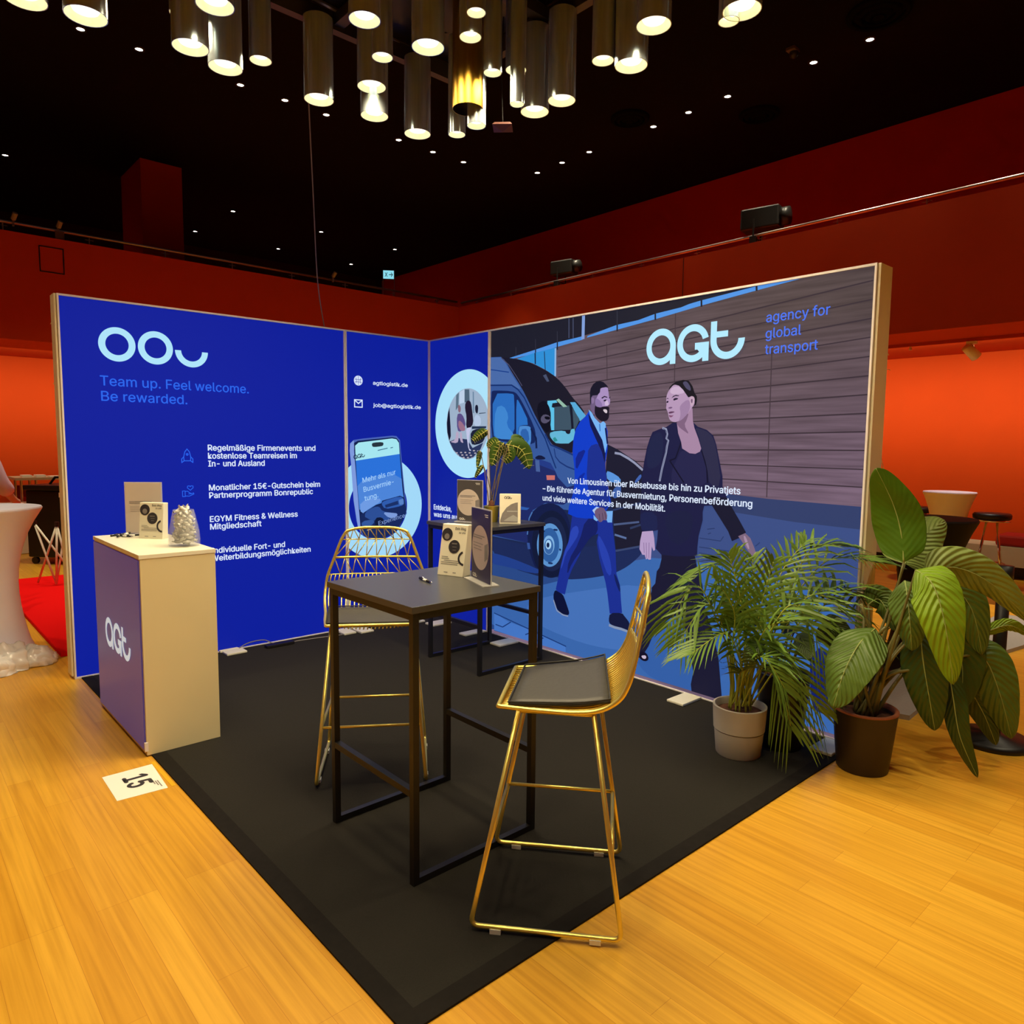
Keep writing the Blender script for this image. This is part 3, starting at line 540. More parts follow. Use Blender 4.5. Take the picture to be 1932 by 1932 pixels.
('big','c4accc','2676,1950 2691,1948 2704,1945 2714,1939 2723,1932 2730,1923 2732,1915 2730,1910 2723,1906 2711,1905 2699,1904 2685,1903 2671,1903 2656,1904 2645,1906 2636,1909 2630,1914 2627,1919 2627,1925 2629,1931 2634,1937 2642,1944 2652,1948 2663,1950'),
('big','18161f','2643,1968 2674,1982 2722,1989 2764,1980 2791,1946 2808,1904 2825,1883 2826,1853 2821,1834 2809,1825 2810,1875 2789,1887 2764,1879 2746,1900 2724,1927 2691,1955 2654,1965 2614,1930 2622,1950'),
('big','4b4866','2729,1978 2737,1979 2744,1978 2751,1974 2758,1968 2765,1959 2771,1951 2775,1943 2778,1935 2779,1927 2779,1922 2776,1920 2770,1921 2762,1925 2755,1929 2748,1934 2742,1939 2737,1945 2732,1951 2728,1956 2724,1962 2721,1968 2721,1972 2724,1975'),
('big','c0a4bc','2775,1880 2784,1885 2793,1885 2802,1882 2807,1872 2808,1857 2806,1843 2799,1830 2792,1825 2784,1827 2778,1841 2773,1865'),
('big','75597a','2785,1868 2793,1869 2796,1862 2795,1848 2792,1842 2787,1845 2784,1851 2782,1862'),
('big','2a1f38','2638,1880 2651,1893 2672,1899 2694,1894 2694,1890 2667,1892'),
('big','2a1f38','2598,1875 2608,1883 2620,1875 2608,1877'),
('big','1f1630','2655,1875 2663,1879 2674,1880 2688,1876 2689,1873 2679,1869 2669,1867 2659,1864 2654,1866 2652,1871'),
('big','1f1630','2604,1862 2611,1864 2615,1863 2617,1860 2616,1856 2612,1852 2607,1851 2603,1852 2601,1855 2601,1859'),
('big','6e5078','2620,1822 2630,1825 2639,1825 2647,1823 2647,1820 2639,1815 2631,1814 2623,1815 2618,1817 2616,1819'),
('big','5e3a5c','2622,1793 2633,1796 2646,1797 2663,1795 2665,1792 2655,1788 2643,1785 2631,1783 2623,1784 2619,1789'),
('big','7c4e70','2626,1774 2639,1772 2649,1771 2657,1773 2657,1771 2649,1763 2641,1760 2633,1760 2627,1764 2622,1772'),
('big','8c93b4','2577,1701 2610,1690 2622,1654 2616,1628 2631,1614 2622,1575 2616,1534 2603,1483 2588,1428 2573,1350 2559,1352 2574,1431 2589,1487 2603,1537 2608,1578 2617,1612 2602,1625 2608,1653 2600,1680 2573,1687'),
('big','4d5474','2583,1694 2611,1673 2613,1636 2621,1608 2612,1553 2603,1503 2585,1439 2571,1360 2567,1361 2581,1439 2599,1504 2608,1554 2617,1608 2610,1635 2607,1671 2581,1691'),
('big','b49cc8','2437,1011 2524,1025 2536,978 2546,901 2533,893 2519,922 2514,834 2498,830 2487,837 2475,829 2463,859 2445,856 2419,891 2422,946'),
('big','8a70a0','2455,940 2461,871 2456,870 2450,939'),
('big','8a70a0','2475,942 2482,838 2477,838 2470,941'),
('big','8a70a0','2499,944 2500,841 2495,841 2494,944'),
('big','7e6880','3142,1052 3187,1075 3221,1049 3247,999 3262,964 3235,946 3205,977 3164,1028'),
('big','a58ca8','3178,1058 3187,1058 3199,1040 3214,1002 3217,984 3209,985 3197,1004 3181,1039'),
('big','141028','2429,188 2446,196 2466,201 2491,202 2508,192 2518,172 2515,156 2498,144 2478,141 2456,146 2439,157 2427,175'),
('big','c8b8d0','2466,176 2487,182 2498,179 2499,167 2492,159 2479,156 2468,159 2459,169'),
('small','9fb4cc','842,1748 841,1777 836,1807 830,1835 820,1863 808,1889 793,1915 776,1938 757,1960 736,1980 713,1997 689,2013 663,2025 636,2035 609,2042 580,2047 552,2048 524,2047 495,2042 468,2035 441,2025 415,2013 391,1997 368,1980 347,1960 328,1938 311,1915 296,1889 284,1863 274,1835 268,1807 263,1777 262,1748 263,1719 268,1689 274,1661 284,1633 296,1607 311,1581 328,1558 347,1536 368,1516 391,1499 415,1483 441,1471 468,1461 495,1454 524,1449 552,1448 580,1449 609,1454 636,1461 663,1471 689,1483 713,1499 736,1516 757,1536 776,1558 793,1581 808,1607 820,1633 830,1661 836,1689 841,1719'),
('small','5c7488','399,1997 437,2019 431,1899 394,1867'),
('small','4e6478','517,2041 580,2038 585,1938 518,1930'),
('small','6f8ba6','625,2019 642,2013 648,1838 630,1838'),
('small','c0d4ec','447,2023 513,2041 514,1930 445,1921'),
('small','15162a','308,1901 305,1869 320,1732 325,1646 303,1604 274,1679 267,1760 284,1849'),
('small','2a355c','305,1599 428,1629 556,1618 628,1546 767,1591 733,1536 629,1463 540,1453 450,1472 364,1526'),
('small','1c2036','625,1691 673,1704 723,1708 774,1702 798,1681 794,1646 782,1618 761,1596 720,1581 659,1572 621,1577 608,1597 601,1626 601,1665'),
('small','231a2c','538,1935 561,1945 581,1944 599,1932 612,1904 621,1860 629,1816 636,1772 626,1739 597,1717 571,1709 549,1715 540,1742 544,1789 540,1828 529,1859 524,1888 526,1916'),
('small','8a6878','428,1908 439,1913 451,1908 463,1894 466,1877 462,1858 452,1848 439,1849 429,1863 425,1891'),
('small','5d4f86','422,1835 450,1840 475,1834 498,1816 517,1788 531,1749 519,1717 483,1692 452,1684 427,1692 413,1731 410,1798'),
('small','9c7088','453,1778 485,1761 510,1738 529,1710 522,1693 490,1688 462,1696 439,1719 430,1745 434,1773'),
('small','c4c8e8','558,1715 598,1720 609,1710 592,1685 581,1641 577,1577 586,1540 608,1529 608,1523 586,1523 568,1553 554,1615 545,1662 540,1696'),
('small','b8a8c4','409,1685 428,1685 437,1670 437,1639 433,1613 424,1593 391,1586 335,1592 328,1599 370,1608 393,1630 398,1667'),
('small','b8a8c4','459,1679 475,1679 484,1664 487,1633 493,1609 502,1592 494,1588 469,1596 455,1620 452,1660'),
('small','1a1c30','666,1900 677,1906 687,1904 697,1895 701,1877 698,1850 692,1835 683,1833 674,1838 664,1852 660,1869 660,1888'),
('small','b4c8e4','668,1821 698,1820 720,1810 733,1791 738,1767 734,1740 710,1727 666,1728 646,1751 650,1798'),
('small','20304c','618,1728 808,1726 804,1710 618,1706'),
('small','26364e','713,1836 799,1839 799,1834 713,1829'),
('small','b4acb8','398,1505 412,1508 422,1506 428,1501 424,1498 411,1496 402,1497 395,1502'),
('small','b4acb8','459,1509 473,1512 482,1511 488,1506 484,1502 471,1499 462,1501 455,1506'),
('small','b4acb8','518,1510 532,1513 542,1511 547,1506 543,1503 531,1500 521,1502 515,1507'),
('small','b4acb8','577,1508 591,1510 600,1509 605,1504 602,1500 589,1498 580,1499 574,1504'),
('small','b4acb8','635,1527 648,1530 658,1529 663,1524 659,1520 647,1518 638,1519 632,1524'),
('small','b4acb8','692,1525 705,1527 714,1526 720,1521 716,1517 704,1515 695,1516 689,1521'),
('small','b4acb8','420,1489 432,1488 441,1485 447,1480 444,1479 433,1481 424,1484 417,1487'),
('small','b4acb8','477,1488 491,1491 501,1489 506,1484 503,1481 490,1478 480,1479 474,1484'),
('small','b4acb8','537,1489 550,1492 560,1490 565,1485 562,1482 549,1479 540,1481 533,1485'),
('small','b4acb8','595,1487 609,1489 618,1488 623,1483 620,1479 607,1477 598,1478 592,1483'),
('small','b4acb8','653,1507 666,1509 675,1508 681,1503 677,1499 665,1497 656,1498 649,1503'),
('small','b4acb8','709,1506 720,1511 726,1513 727,1514 723,1511 714,1505 708,1502 705,1503'),
('small','b4acb8','442,1476 452,1471 461,1468 467,1466 465,1467 455,1470 446,1474 440,1476'),
('small','b4acb8','496,1467 510,1470 519,1468 525,1463 521,1460 508,1458 499,1459 492,1464'),
('small','b4acb8','555,1468 568,1471 578,1469 583,1465 580,1461 567,1458 558,1460 551,1465'),
('small','b4acb8','613,1466 627,1468 635,1469 639,1468 636,1466 624,1462 615,1462 609,1464'),
('phone','4a64b8','-808,1573 -774,1603 -686,1616 -397,1645 -353,1642 -317,1608 -308,1514 -249,955 -283,912 -358,796 -534,741 -695,791 -715,823 -755,917 -780,1094 -800,1394 -812,1513'),
('phone','7f9be0','-808,1573 -774,1600 -767,1573 -772,1513 -715,823 -742,868 -780,1094 -800,1394 -812,1513'),
('phone','10204e','-771,1579 -734,1597 -397,1631 -353,1625 -324,1596 -316,1502 -256,962 -290,900 -366,794 -534,742 -688,790 -715,847 -768,1484'),
('phone','a6e8f4','-761,1555 -727,1582 -397,1621 -353,1614 -328,1583 -321,1486 -756,1430'),
('phone','2a72dc','-756,1430 -321,1486 -310,1364 -293,1168 -538,1108 -720,1055 -745,1237'),
('phone','4d86dc','-701,1255 -615,1289 -504,1305 -370,1302 -301,1267 -295,1201 -288,1142 -279,1091 -333,1068 -451,1073 -562,1049 -668,996 -725,1016 -734,1107 -740,1174 -743,1216'),
('phone','6f9ce6','-672,1095 -578,1104 -525,1100 -515,1084 -538,1063 -595,1038 -646,1012 -691,983 -715,1000 -718,1061'),
('phone','16285c','-717,970 -588,1036 -517,1045 -502,1082 -319,1118 -271,1097 -252,987 -290,903 -366,797 -534,744 -688,790 -708,847'),
('phone','2f5cb0','-505,1063 -489,1075 -440,1089 -360,1106 -309,1107 -288,1092 -278,1072 -278,1046 -298,1030 -337,1022 -386,1015 -445,1009 -484,1018 -503,1044'),
('phone','1a3068','-474,1043 -342,1074 -335,1042 -467,1018'),
('phone','5a84c8','-334,1080 -286,1091 -282,1040 -323,1036'),
('phone','2c4f98','-651,1001 -609,1020 -574,1031 -545,1032 -524,1022 -510,1000 -474,984 -416,974 -394,957 -409,933 -438,914 -482,901 -546,905 -630,926 -673,950 -672,978'),
('phone','7c9cdc','-478,979 -427,973 -387,968 -357,963 -346,953 -354,937 -376,928 -413,924 -449,937 -485,967'),
('phone','32589e','-678,917 -619,922 -587,916 -584,897 -602,879 -640,864 -670,856 -691,858 -703,872 -706,900'),
('phone','0d1838','-557,937 -521,938 -496,927 -482,904 -489,883 -518,863 -543,855 -565,860 -575,881 -575,918'),
('phone','c8b8a0','-656,837 -607,852 -605,843 -653,831'),
('phone','26343f','-596,1577 -587,1581 -562,1585 -519,1588 -495,1586 -487,1581 -485,1574 -487,1565 -492,1558 -501,1554 -525,1550 -564,1546 -587,1546 -595,1551 -599,1559 -600,1569'),
]

def art(panel, frame, parent, name):
    cols = []; mb = MB(); off = .002
    for pn, c, pts in ART:
        if pn != panel: continue
        if c not in cols: cols.append(c)
        mb.cur = cols.index(c); off += .00005
        P = [tuple(int(k) / 1000 for k in q.split(',')) for q in pts.split()]
        lo, hi = {'big': (.861, 3.837), 'small': (.017, .834), 'phone': (-.834, -.017)}[panel]
        mb.flat([frame(min(max(a, lo), hi), min(max(b, .034), 2.487), off) for a, b in P])
    return mb.build(name, [print_mat(c) for c in cols], parent)
art('big', FR, fbg, 'photo_print'); art('small', FR, fs, 'photo_print'); art('phone', FL, fp, 'smartphone_picture')
# logos
mb = MB(); agt(mb, FR, 2.5465, 2.2065, .1137, .0125); part(mb.build('logo', M_logo, fbg), 'pale blue agt word mark')
mb = MB()
for cx in (-2.533, -2.2945): arc(mb, FL, cx, 2.2145, .070, .112, 0, 360, 64, .003)
arc(mb, FL, -2.057, 2.2135, .071, .112, 180, 360, 40, .003); part(mb.build('logo', M_logo, fl), 'two pale rings and a half ring')
# lettering
T = lambda s, u, v, wd, cap, m=M_white_lit, b=.010: text(s, FL, u, v, wd, cap, m, fl, b, .003, label='printed text: ' + s)
T('Team up. Feel welcome.', -2.643, 1.940, .989, .064, M_bright, .004); T('Be rewarded.', -2.640, 1.8395, .542, .064, M_bright, .004)
for s, v, w_ in (('Regelmäßige Firmenevents und', 1.5125, .842), ('kostenlose Teamreisen im', 1.4540, .682), ('In- und Ausland', 1.397, .420), ('Monatlicher 15€-Gutschein beim', 1.2215, .878), ('Partnerprogramm Bonrepublic', 1.165, .815),
                 ('EGYM Fitness & Wellness', .990, .681), ('Mitgliedschaft', .9335, .384), ('Individuelle Fort- und', .756, .570), ('Weiterbildungsmöglichkeiten', .698, .786)):
    T(s, -1.964, v, w_, .042)
# line icons: rocket, hand with heart
def strokes(frame, lines, w_, m, parent, name, off=.003):
    mb = MB()
    for L_ in lines:
        for (a, b), (c, d) in zip(L_, L_[1:]):
            p, q = Vector((a, b)), Vector((c, d)); t = (q - p); n_ = Vector((-t.y, t.x)).normalized() * w_ / 2; e = t.normalized() * w_ * .4
            fpoly(mb, frame, [tuple(p - e + n_), tuple(q + e + n_), tuple(q + e - n_), tuple(p - e - n_)], off)
    return mb.build(name, m, parent)
circ = lambda cx, cy, r, n=14: [(cx + r * cos(2 * pi * k / n), cy + r * sin(2 * pi * k / n)) for k in range(n + 1)]
rx, rz_ = -2.110, 1.427
strokes(FL, [[(rx - .022, rz_ + .012), (rx - .024, rz_ + .04), (rx - .016, rz_ + .075), (rx, rz_ + .096), (rx + .016, rz_ + .075), (rx + .024, rz_ + .04), (rx + .022, rz_ + .012), (rx - .022, rz_ + .012)],
             [(rx - .024, rz_ + .04), (rx - .038, rz_ + .026), (rx - .038, rz_), (rx - .022, rz_ + .012)], [(rx + .024, rz_ + .04), (rx + .038, rz_ + .026), (rx + .038, rz_), (rx + .022, rz_ + .012)], circ(rx, rz_ + .058, .006)], .006, M_bright, fl, 'rocket_icon')
hx, hz = -2.150, 1.184
strokes(FL, [[(hx, hz), (hx, hz + .04), (hx + .018, hz + .04), (hx + .018, hz), (hx, hz)], [(hx + .018, hz + .036), (hx + .034, hz + .038), (hx + .048, hz + .026), (hx + .062, hz + .02), (hx + .042, hz + .018)], [(hx + .018, hz + .004), (hx + .045, hz + .002), (hx + .078, hz + .016), (hx + .076, hz + .024), (hx + .058, hz + .018)],
             [(hx + .054, hz + .044), (hx + .034, hz + .062), (hx + .036, hz + .074), (hx + .048, hz + .076), (hx + .054, hz + .069), (hx + .060, hz + .076), (hx + .073, hz + .074), (hx + .074, hz + .062), (hx + .054, hz + .044)]], .005, M_bright, fl, 'hand_and_heart_icon')
text('agtlogistik.de', FL, -.584, 2.073, .349, .030, M_white_lit, fp, .012, .003, label='printed text: agtlogistik.de'); text('job@agtlogistik.de', FL, -.583, 1.886, .486, .030, M_white_lit, fp, .012, .003, label='printed text: job@agtlogistik.de')
mb = MB(); arc(mb, FL, -.725, 2.097, 0, .041, 0, 360, 32, .003); g = mb.build('globe_icon', M_white_lit, fp)
strokes(FL, [[(-.757, 2.105), (-.694, 2.105)], [(-.755, 2.085), (-.695, 2.085)], [(-.725, 2.134), (-.725, 2.06)], [(-.748, 2.12), (-.741, 2.097), (-.748, 2.074)], [(-.702, 2.12), (-.709, 2.097), (-.702, 2.074)]], .0035, M_blue, g, 'globe_lines', .0034)
strokes(FL, [[(-.762, 1.878), (-.762, 1.937), (-.690, 1.937), (-.690, 1.878), (-.762, 1.878)], [(-.758, 1.932), (-.726, 1.908), (-.694, 1.932)]], .009, M_white_lit, fp, 'envelope_icon')
PH = lambda u, v, o: FL(-.735 + u * .98 + v * -.11, 1.20 + v + u * .20, o)       # the phone in the picture is tilted
DK = print_mat('12284a'); LP = print_mat('a8d4ff')
mb = MB(); agt(mb, PH, .0, .262, .018, .0095, 24); mb.build('logo', DK, fp)
text('Mehr als nur', PH, .045, .033, .335, .042, LP, fp, .004, .0095, label='text on the phone screen: Mehr als nur'); text('Busvermie-', PH, .045, -.045, .305, .042, LP, fp, .004, .0095, label='text on the phone screen: Busvermie-'); text('tung.', PH, .045, -.122, .135, .042, LP, fp, .004, .0095, label='text on the phone screen: tung.')
text('Experience', PH, .155, -.362, .275, .036, print_mat('7f9cd8'), fp, .002, .0095, label='text on the phone screen: Experience')
strokes(PH, [[(.225, .272), (.32, .272)], [(.355, .268), (.375, .268)]], .007, print_mat('3c6a8c'), fp, 'screen_menu_marks', .0095)
text('Entdecke,', FR, .077, .986, .262, .045, M_white_lit, fs, .012, .006, label='printed text: Entdecke,'); text('was uns ausmacht', FR, .077, .922, .56, .042, M_white_lit, fs, .012, .006, label='printed text: was uns ausmacht')
for s, u, v, w_ in (('agency for', 3.264, 2.2755, .359), ('global', 3.264, 2.187, .206), ('transport', 3.264, 2.099, .302)): text(s, FR, u, v, w_, .054, M_mark, fbg, .004, .0125, label='printed text: ' + s)
for s, u, v, w_ in (('Von Limousinen über Reisebusse bis hin zu Privatjets', 1.749, 1.3, 1.396), ('– Die führende Agentur für Busvermietung, Personenbeförderung', 1.491, 1.2295, 1.733), ('und viele weitere Services in der Mobilität.', 1.492, 1.158, 1.124)):
    text(s, FR, u, v, w_, .041, M_white_lit, fbg, .009, .0125, label='printed text: ' + s)
# power lead and supply at the foot of the wide blue wall
tag(MB().tube(spline([(-1.80, -.035, .012), (-1.72, -.05, .05), (-1.60, -.05, .05), (-1.50, -.075, .012), (-1.2, -.12, .010), (-.98, -.16, .010)], 6), .004, 6).build('power_lead', M_grey, None, True), 'thin grey power lead along the foot of the wide blue wall', 'cable')
tag(MB().box((-1.62, -.16, .0065), (-1.40, -.10, .03)).build('power_supply', M_dark, bevel=.004), 'flat black power supply on the carpet below the wide blue wall', 'power supply')

# ------------------------------------------------------------------ counter
ct = thing('counter', 'cream reception counter with violet front and white agt logo', 'counter')
x0, x1, y0, y1, zt = -2.857, -2.49, -1.588, -.65, 1.022
MB().box((x0 + .006, y0 + .003, .008), (x1, y1, zt - .022)).build('body', M_cream, ct)
MB().box((x0, y0, zt - .022), (x1 + .003, y1, zt)).build('top', mat('pale_counter_top', (.90, .86, .66), .45), ct, bevel=.002)
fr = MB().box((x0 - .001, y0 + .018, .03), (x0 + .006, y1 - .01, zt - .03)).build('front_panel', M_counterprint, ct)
FC = lambda u, v, o: Vector((x0 - o, -u, v))
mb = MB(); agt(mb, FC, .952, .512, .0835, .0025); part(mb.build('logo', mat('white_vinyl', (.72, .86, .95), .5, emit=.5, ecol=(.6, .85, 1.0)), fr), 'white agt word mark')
MB().box((x0 - .004, y0 - .002, .03), (x0 + .012, y0 + .012, .075)).build('corner_latch', M_alu, ct)
cc = MB()
for k in range(4): cc.tube([(-2.474 + .008 * k + .006 * cos(a) * 0, -1.37 + .075 * cos(a + k), .085 + .07 * sin(a + k)) for a in [2 * pi * j / 20 for j in range(20)]], .006, 6, True)
tag(cc.build('cable_coil', M_dark, None, True), 'coiled black cable on the carpet behind the cream counter', 'cable')

# ------------------------------------------------------------------ bar tables
def bar_table(label, cx, cy):
    t = thing('bar_table', label, 'table', (cx, cy, .006)); h = 1.014; a = .2975; s = .0125
    MB().box((-a - .008, -a - .008, h - .024), (a + .008, a + .008, h)).build('tabletop', M_top, t, bevel=.0015)
    for sx in (-1, 1):
        for sy in (-1, 1): MB().box((sx * (a - s) - s, sy * (a - s) - s, 0), (sx * (a - s) + s, sy * (a - s) + s, h - .025)).build('leg', M_black, t)
    i = a - 2 * s - .001
    for sy in (-1, 1):
        y = sy * (a - s)
        MB().box((-i, y - s, 0), (i, y + s, 2 * s)).build('floor_rail', M_black, t)
        MB().box((-i, y - s, h - .05), (i, y + s, h - .026)).build('apron_rail', M_black, t)
    for sx in (-1, 1):
        x = sx * (a - s)
        MB().box((x - s, -i, h - .05), (x + s, i, h - .026)).build('apron_rail', M_black, t)
        MB().box((x - s, -i, .325), (x + s, i, .350)).build('cross_rail', M_black, t)
    return t
bar_table('black steel bar table between the two gold wire stools', -2.155, -3.055)
bar_table('black steel bar table at the photo wall with a pot plant on it', -.505, -1.41)

# ------------------------------------------------------------------ wire bar stools
PROF = [(.165, .738, .205), (.05, .739, .222), (-.08, .743, .236), (-.16, .760, .248), (-.215, .797, .255), (-.243, .845, .252), (-.258, .90, .243), (-.275, .985, .212), (-.292, 1.075, .178), (-.30, 1.115, .155)]
PS = spline([Vector(q) for q in PROF], 6)
def seat_pt(u, k, dish=.018):
    q = PS[k]; d = dish * (1 - u * u)
    kk = k / (len(PS) - 1); fb_ = min(1, max(0, (kk - .35) / .2))
    return Vector((q.z * u, q.x - d * fb_ * 1.2, q.y - d * (1 - fb_)))
def stool(label, loc, rz, pad_pts):
    t = thing('bar_stool', label, 'bar stool', loc, rz); K = len(PS) - 1; r = .0075
    rim = [seat_pt(-1, k, 0) for k in range(0, K + 1)] + [seat_pt(u, K, 0) + Vector((0, -.004 * (1 - u * u), .022 * (1 - u ** 4))) for u in (-.9, -.7, -.4, 0, .4, .7, .9)] + [seat_pt(1, k, 0) for k in range(K, -1, -1)]
    MB().tube(rounded(rim, .03, 2, True), r, 8, True).build('seat_rim', M_gold, t, True)
    MB().tube([seat_pt(u / 8, 0, 0) for u in range(-8, 9)], r * .9, 8).build('front_rail', M_gold, t, True)
    k1 = 6 * 6; wires = MB()
    for i in range(23):
        u = -.93 + 1.86 * i / 22; wires.tube([seat_pt(u, k) for k in range(0, k1 + 1, 2)], .0034, 5)
    wires.build('seat_wires', M_gold, t, True)
    ra, rb_, rc_, rt = 6 * 6, 7 * 6, 8 * 6, K
    for k, rr, nm in ((ra, .0035, 'back_rail'), (rb_, .0060, 'back_rail'), (rc_, .0030, 'back_rail')):
        MB().tube([seat_pt(u / 8, k) for u in range(-8, 9)], rr, 7).build(nm, M_gold, t, True)
    lat = MB(); n = 8
    for lo, hi in ((ra, rb_), (rb_, rc_), (rc_, rt)):
        for i in range(n):
            ua, ub = -1 + 2 * i / n, -1 + 2 * (i + 1) / n
            ps = lambda u, k: seat_pt(u, k) if k != rt else seat_pt(u, K, 0) + Vector((0, -.004 * (1 - u * u), .022 * (1 - u ** 4)))
            lat.tube([ps(ua, lo), ps(ub, hi)] if lo != rb_ else [ps(ub, lo), ps(ua, hi)], .0026, 5)
            if i: lat.tube([ps(ua, lo), ps(ua, hi)], .0026, 5)
    lat.build('back_lattice', M_gold, t, True)
    for s in (-1, 1):
        fr_ = [(s * .185, -.13, .722), (s * .19, .10, .722)]
        leg = rounded([(s * .188, .10, .722), (s * .248, .243, .018), (s * .248, -.243, .018), (s * .188, -.14, .722)], .03, 5)
        MB().tube(leg, .0085, 10).build('leg_frame', M_gold, t, True)
        MB().tube([(s * .188, .10, .722), (s * .188, -.14, .722)], .0075, 8).build('seat_support', M_gold, t, True)
        for y in (.16, -.16): part(MB().box((s * .248 - .011, y - .018, .0), (s * .248 + .011, y + .018, .016)).build('foot_glide', mat('clear_white_glide', (.8, .8, .72), .4), t), 'white plastic glide')
    fz = .27; q = (fz - .018) / .704; xx = .248 - .06 * q; yf = .243 - .143 * q; yr = -.243 + .103 * q
    MB().tube([(-xx, yf, fz), (xx, yf, fz)], .007, 8).build('footrest_bar', M_gold, t, True)
    MB().tube([(-xx, yr, fz), (xx, yr, fz)], .007, 8).build('footrest_bar', M_gold, t, True)
    MB().tube([(xx, yf, fz), (xx, yr, fz)], .007, 8).build('footrest_bar', M_gold, t, True)
    for y in (.10, -.14): MB().tube([(-.188, y, .718), (.188, y, .718)], .006, 8).build('seat_brace', M_gold, t, True)
    rows = []
    for a in range(9):
        f = a / 8; l = Vector(pad_pts[0]).lerp(Vector(pad_pts[3]), f); r_ = Vector(pad_pts[1]).lerp(Vector(pad_pts[2]), f); row = []
        for b in range(9):
            p = l.lerp(r_, b / 8); row.append(Vector((p.x, p.y, p.z + .022 * max(0, f - .55) ** 2 * 3)))
        rows.append(row)
    mb = MB(); mb.grid(rows); o = mb.build('seat_pad', M_pad, t, True)
    md = o.modifiers.new('thick', 'SOLIDIFY'); md.thickness = .008; md.offset = 1
    ed = [rows[0][b] for b in range(9)] + [rows[a][8] for a in range(1, 9)] + [rows[8][b] for b in range(7, -1, -1)] + [rows[a][0] for a in range(7, 0, -1)]
    MB().tube([p + Vector((0, 0, .005)) for p in ed], .0032, 6, True).build('pad_piping', mat('black_piping', (.02, .02, .018), .6), o, True)
    return t
stool('gold wire bar stool at the front right, its back to the potted palm', (-2.095, -3.688, .006), radians(39.8), [(-.185, .135, .742), (.215, .13, .742), (.268, -.165, .768), (-.215, -.190, .768)])
stool('gold wire bar stool behind the bar table, facing the camera', (-2.037, -2.402, .006), radians(145.5), [(-.205, .150, .742), (.205, .150, .742), (.225, -.115, .748), (-.225, -.115, .748)])
# ------------------------------------------------------------------ small things on the tables
LX = lambda u, v, o: Vector((u, -o, v))
def bars(mb, rows, off):
    for u0, v0, u1, v1 in rows: rect(mb, LX, u0, v0, u1, v1, off)
def sign_holder(label, loc, rz, w_, h, bg, fg, flip=False, tint=None):
    t = thing('sign_holder', label, 'table sign', loc, rz); a = w_ / 2
    MB().box((-a - .004, -.035, 0), (a + .004, .035, .006)).build('base', M_acryl, t, bevel=.001)
    MB().box((-a, -.001, .006), (a, .004, h)).build('acrylic_sheet', M_acryl, t)
    mb = MB(); mb.box((-a + .004, -.004, .009), (a - .004, -.0012, h - .004))
    mb.cur = 1; R = a * .88; cx, cy = (-a * .08, h * .47)
    R2 = a * .86
    arc(mb, LX, 0 if not flip else -a * .1, cy, 0, R2, 0, 360, 40, .0045) if fg else None
    mb.cur = 2; bars(mb, [(-a * .75, h * .62, a * .45, h * .635), (-a * .75, h * .59, a * .2, h * .605), (-a * .72, h * .52, a * .3, h * .528), (-a * .72, h * .48, a * .1, h * .488), (-a * .7, h * .44, a * .15, h * .448)], .005)
    if fg:
        mb.cur = 3; bars(mb, [(a * .45, h * .92, a * .8, h * .93), (a * .5, h * .895, a * .8, h * .905)], .005); agt(mb, LX, -a * .72, h * .075, a * .075, .005, 16)
        mb.cur = 2; fpoly(mb, LX, [(a * .45, h * .30), (a * .78, h * .36), (a * .78, h * .56), (a * .45, h * .52)], .0052)
    mb.build('printed_card', [bg, fg or M_white, M_grey, M_white], t); return t
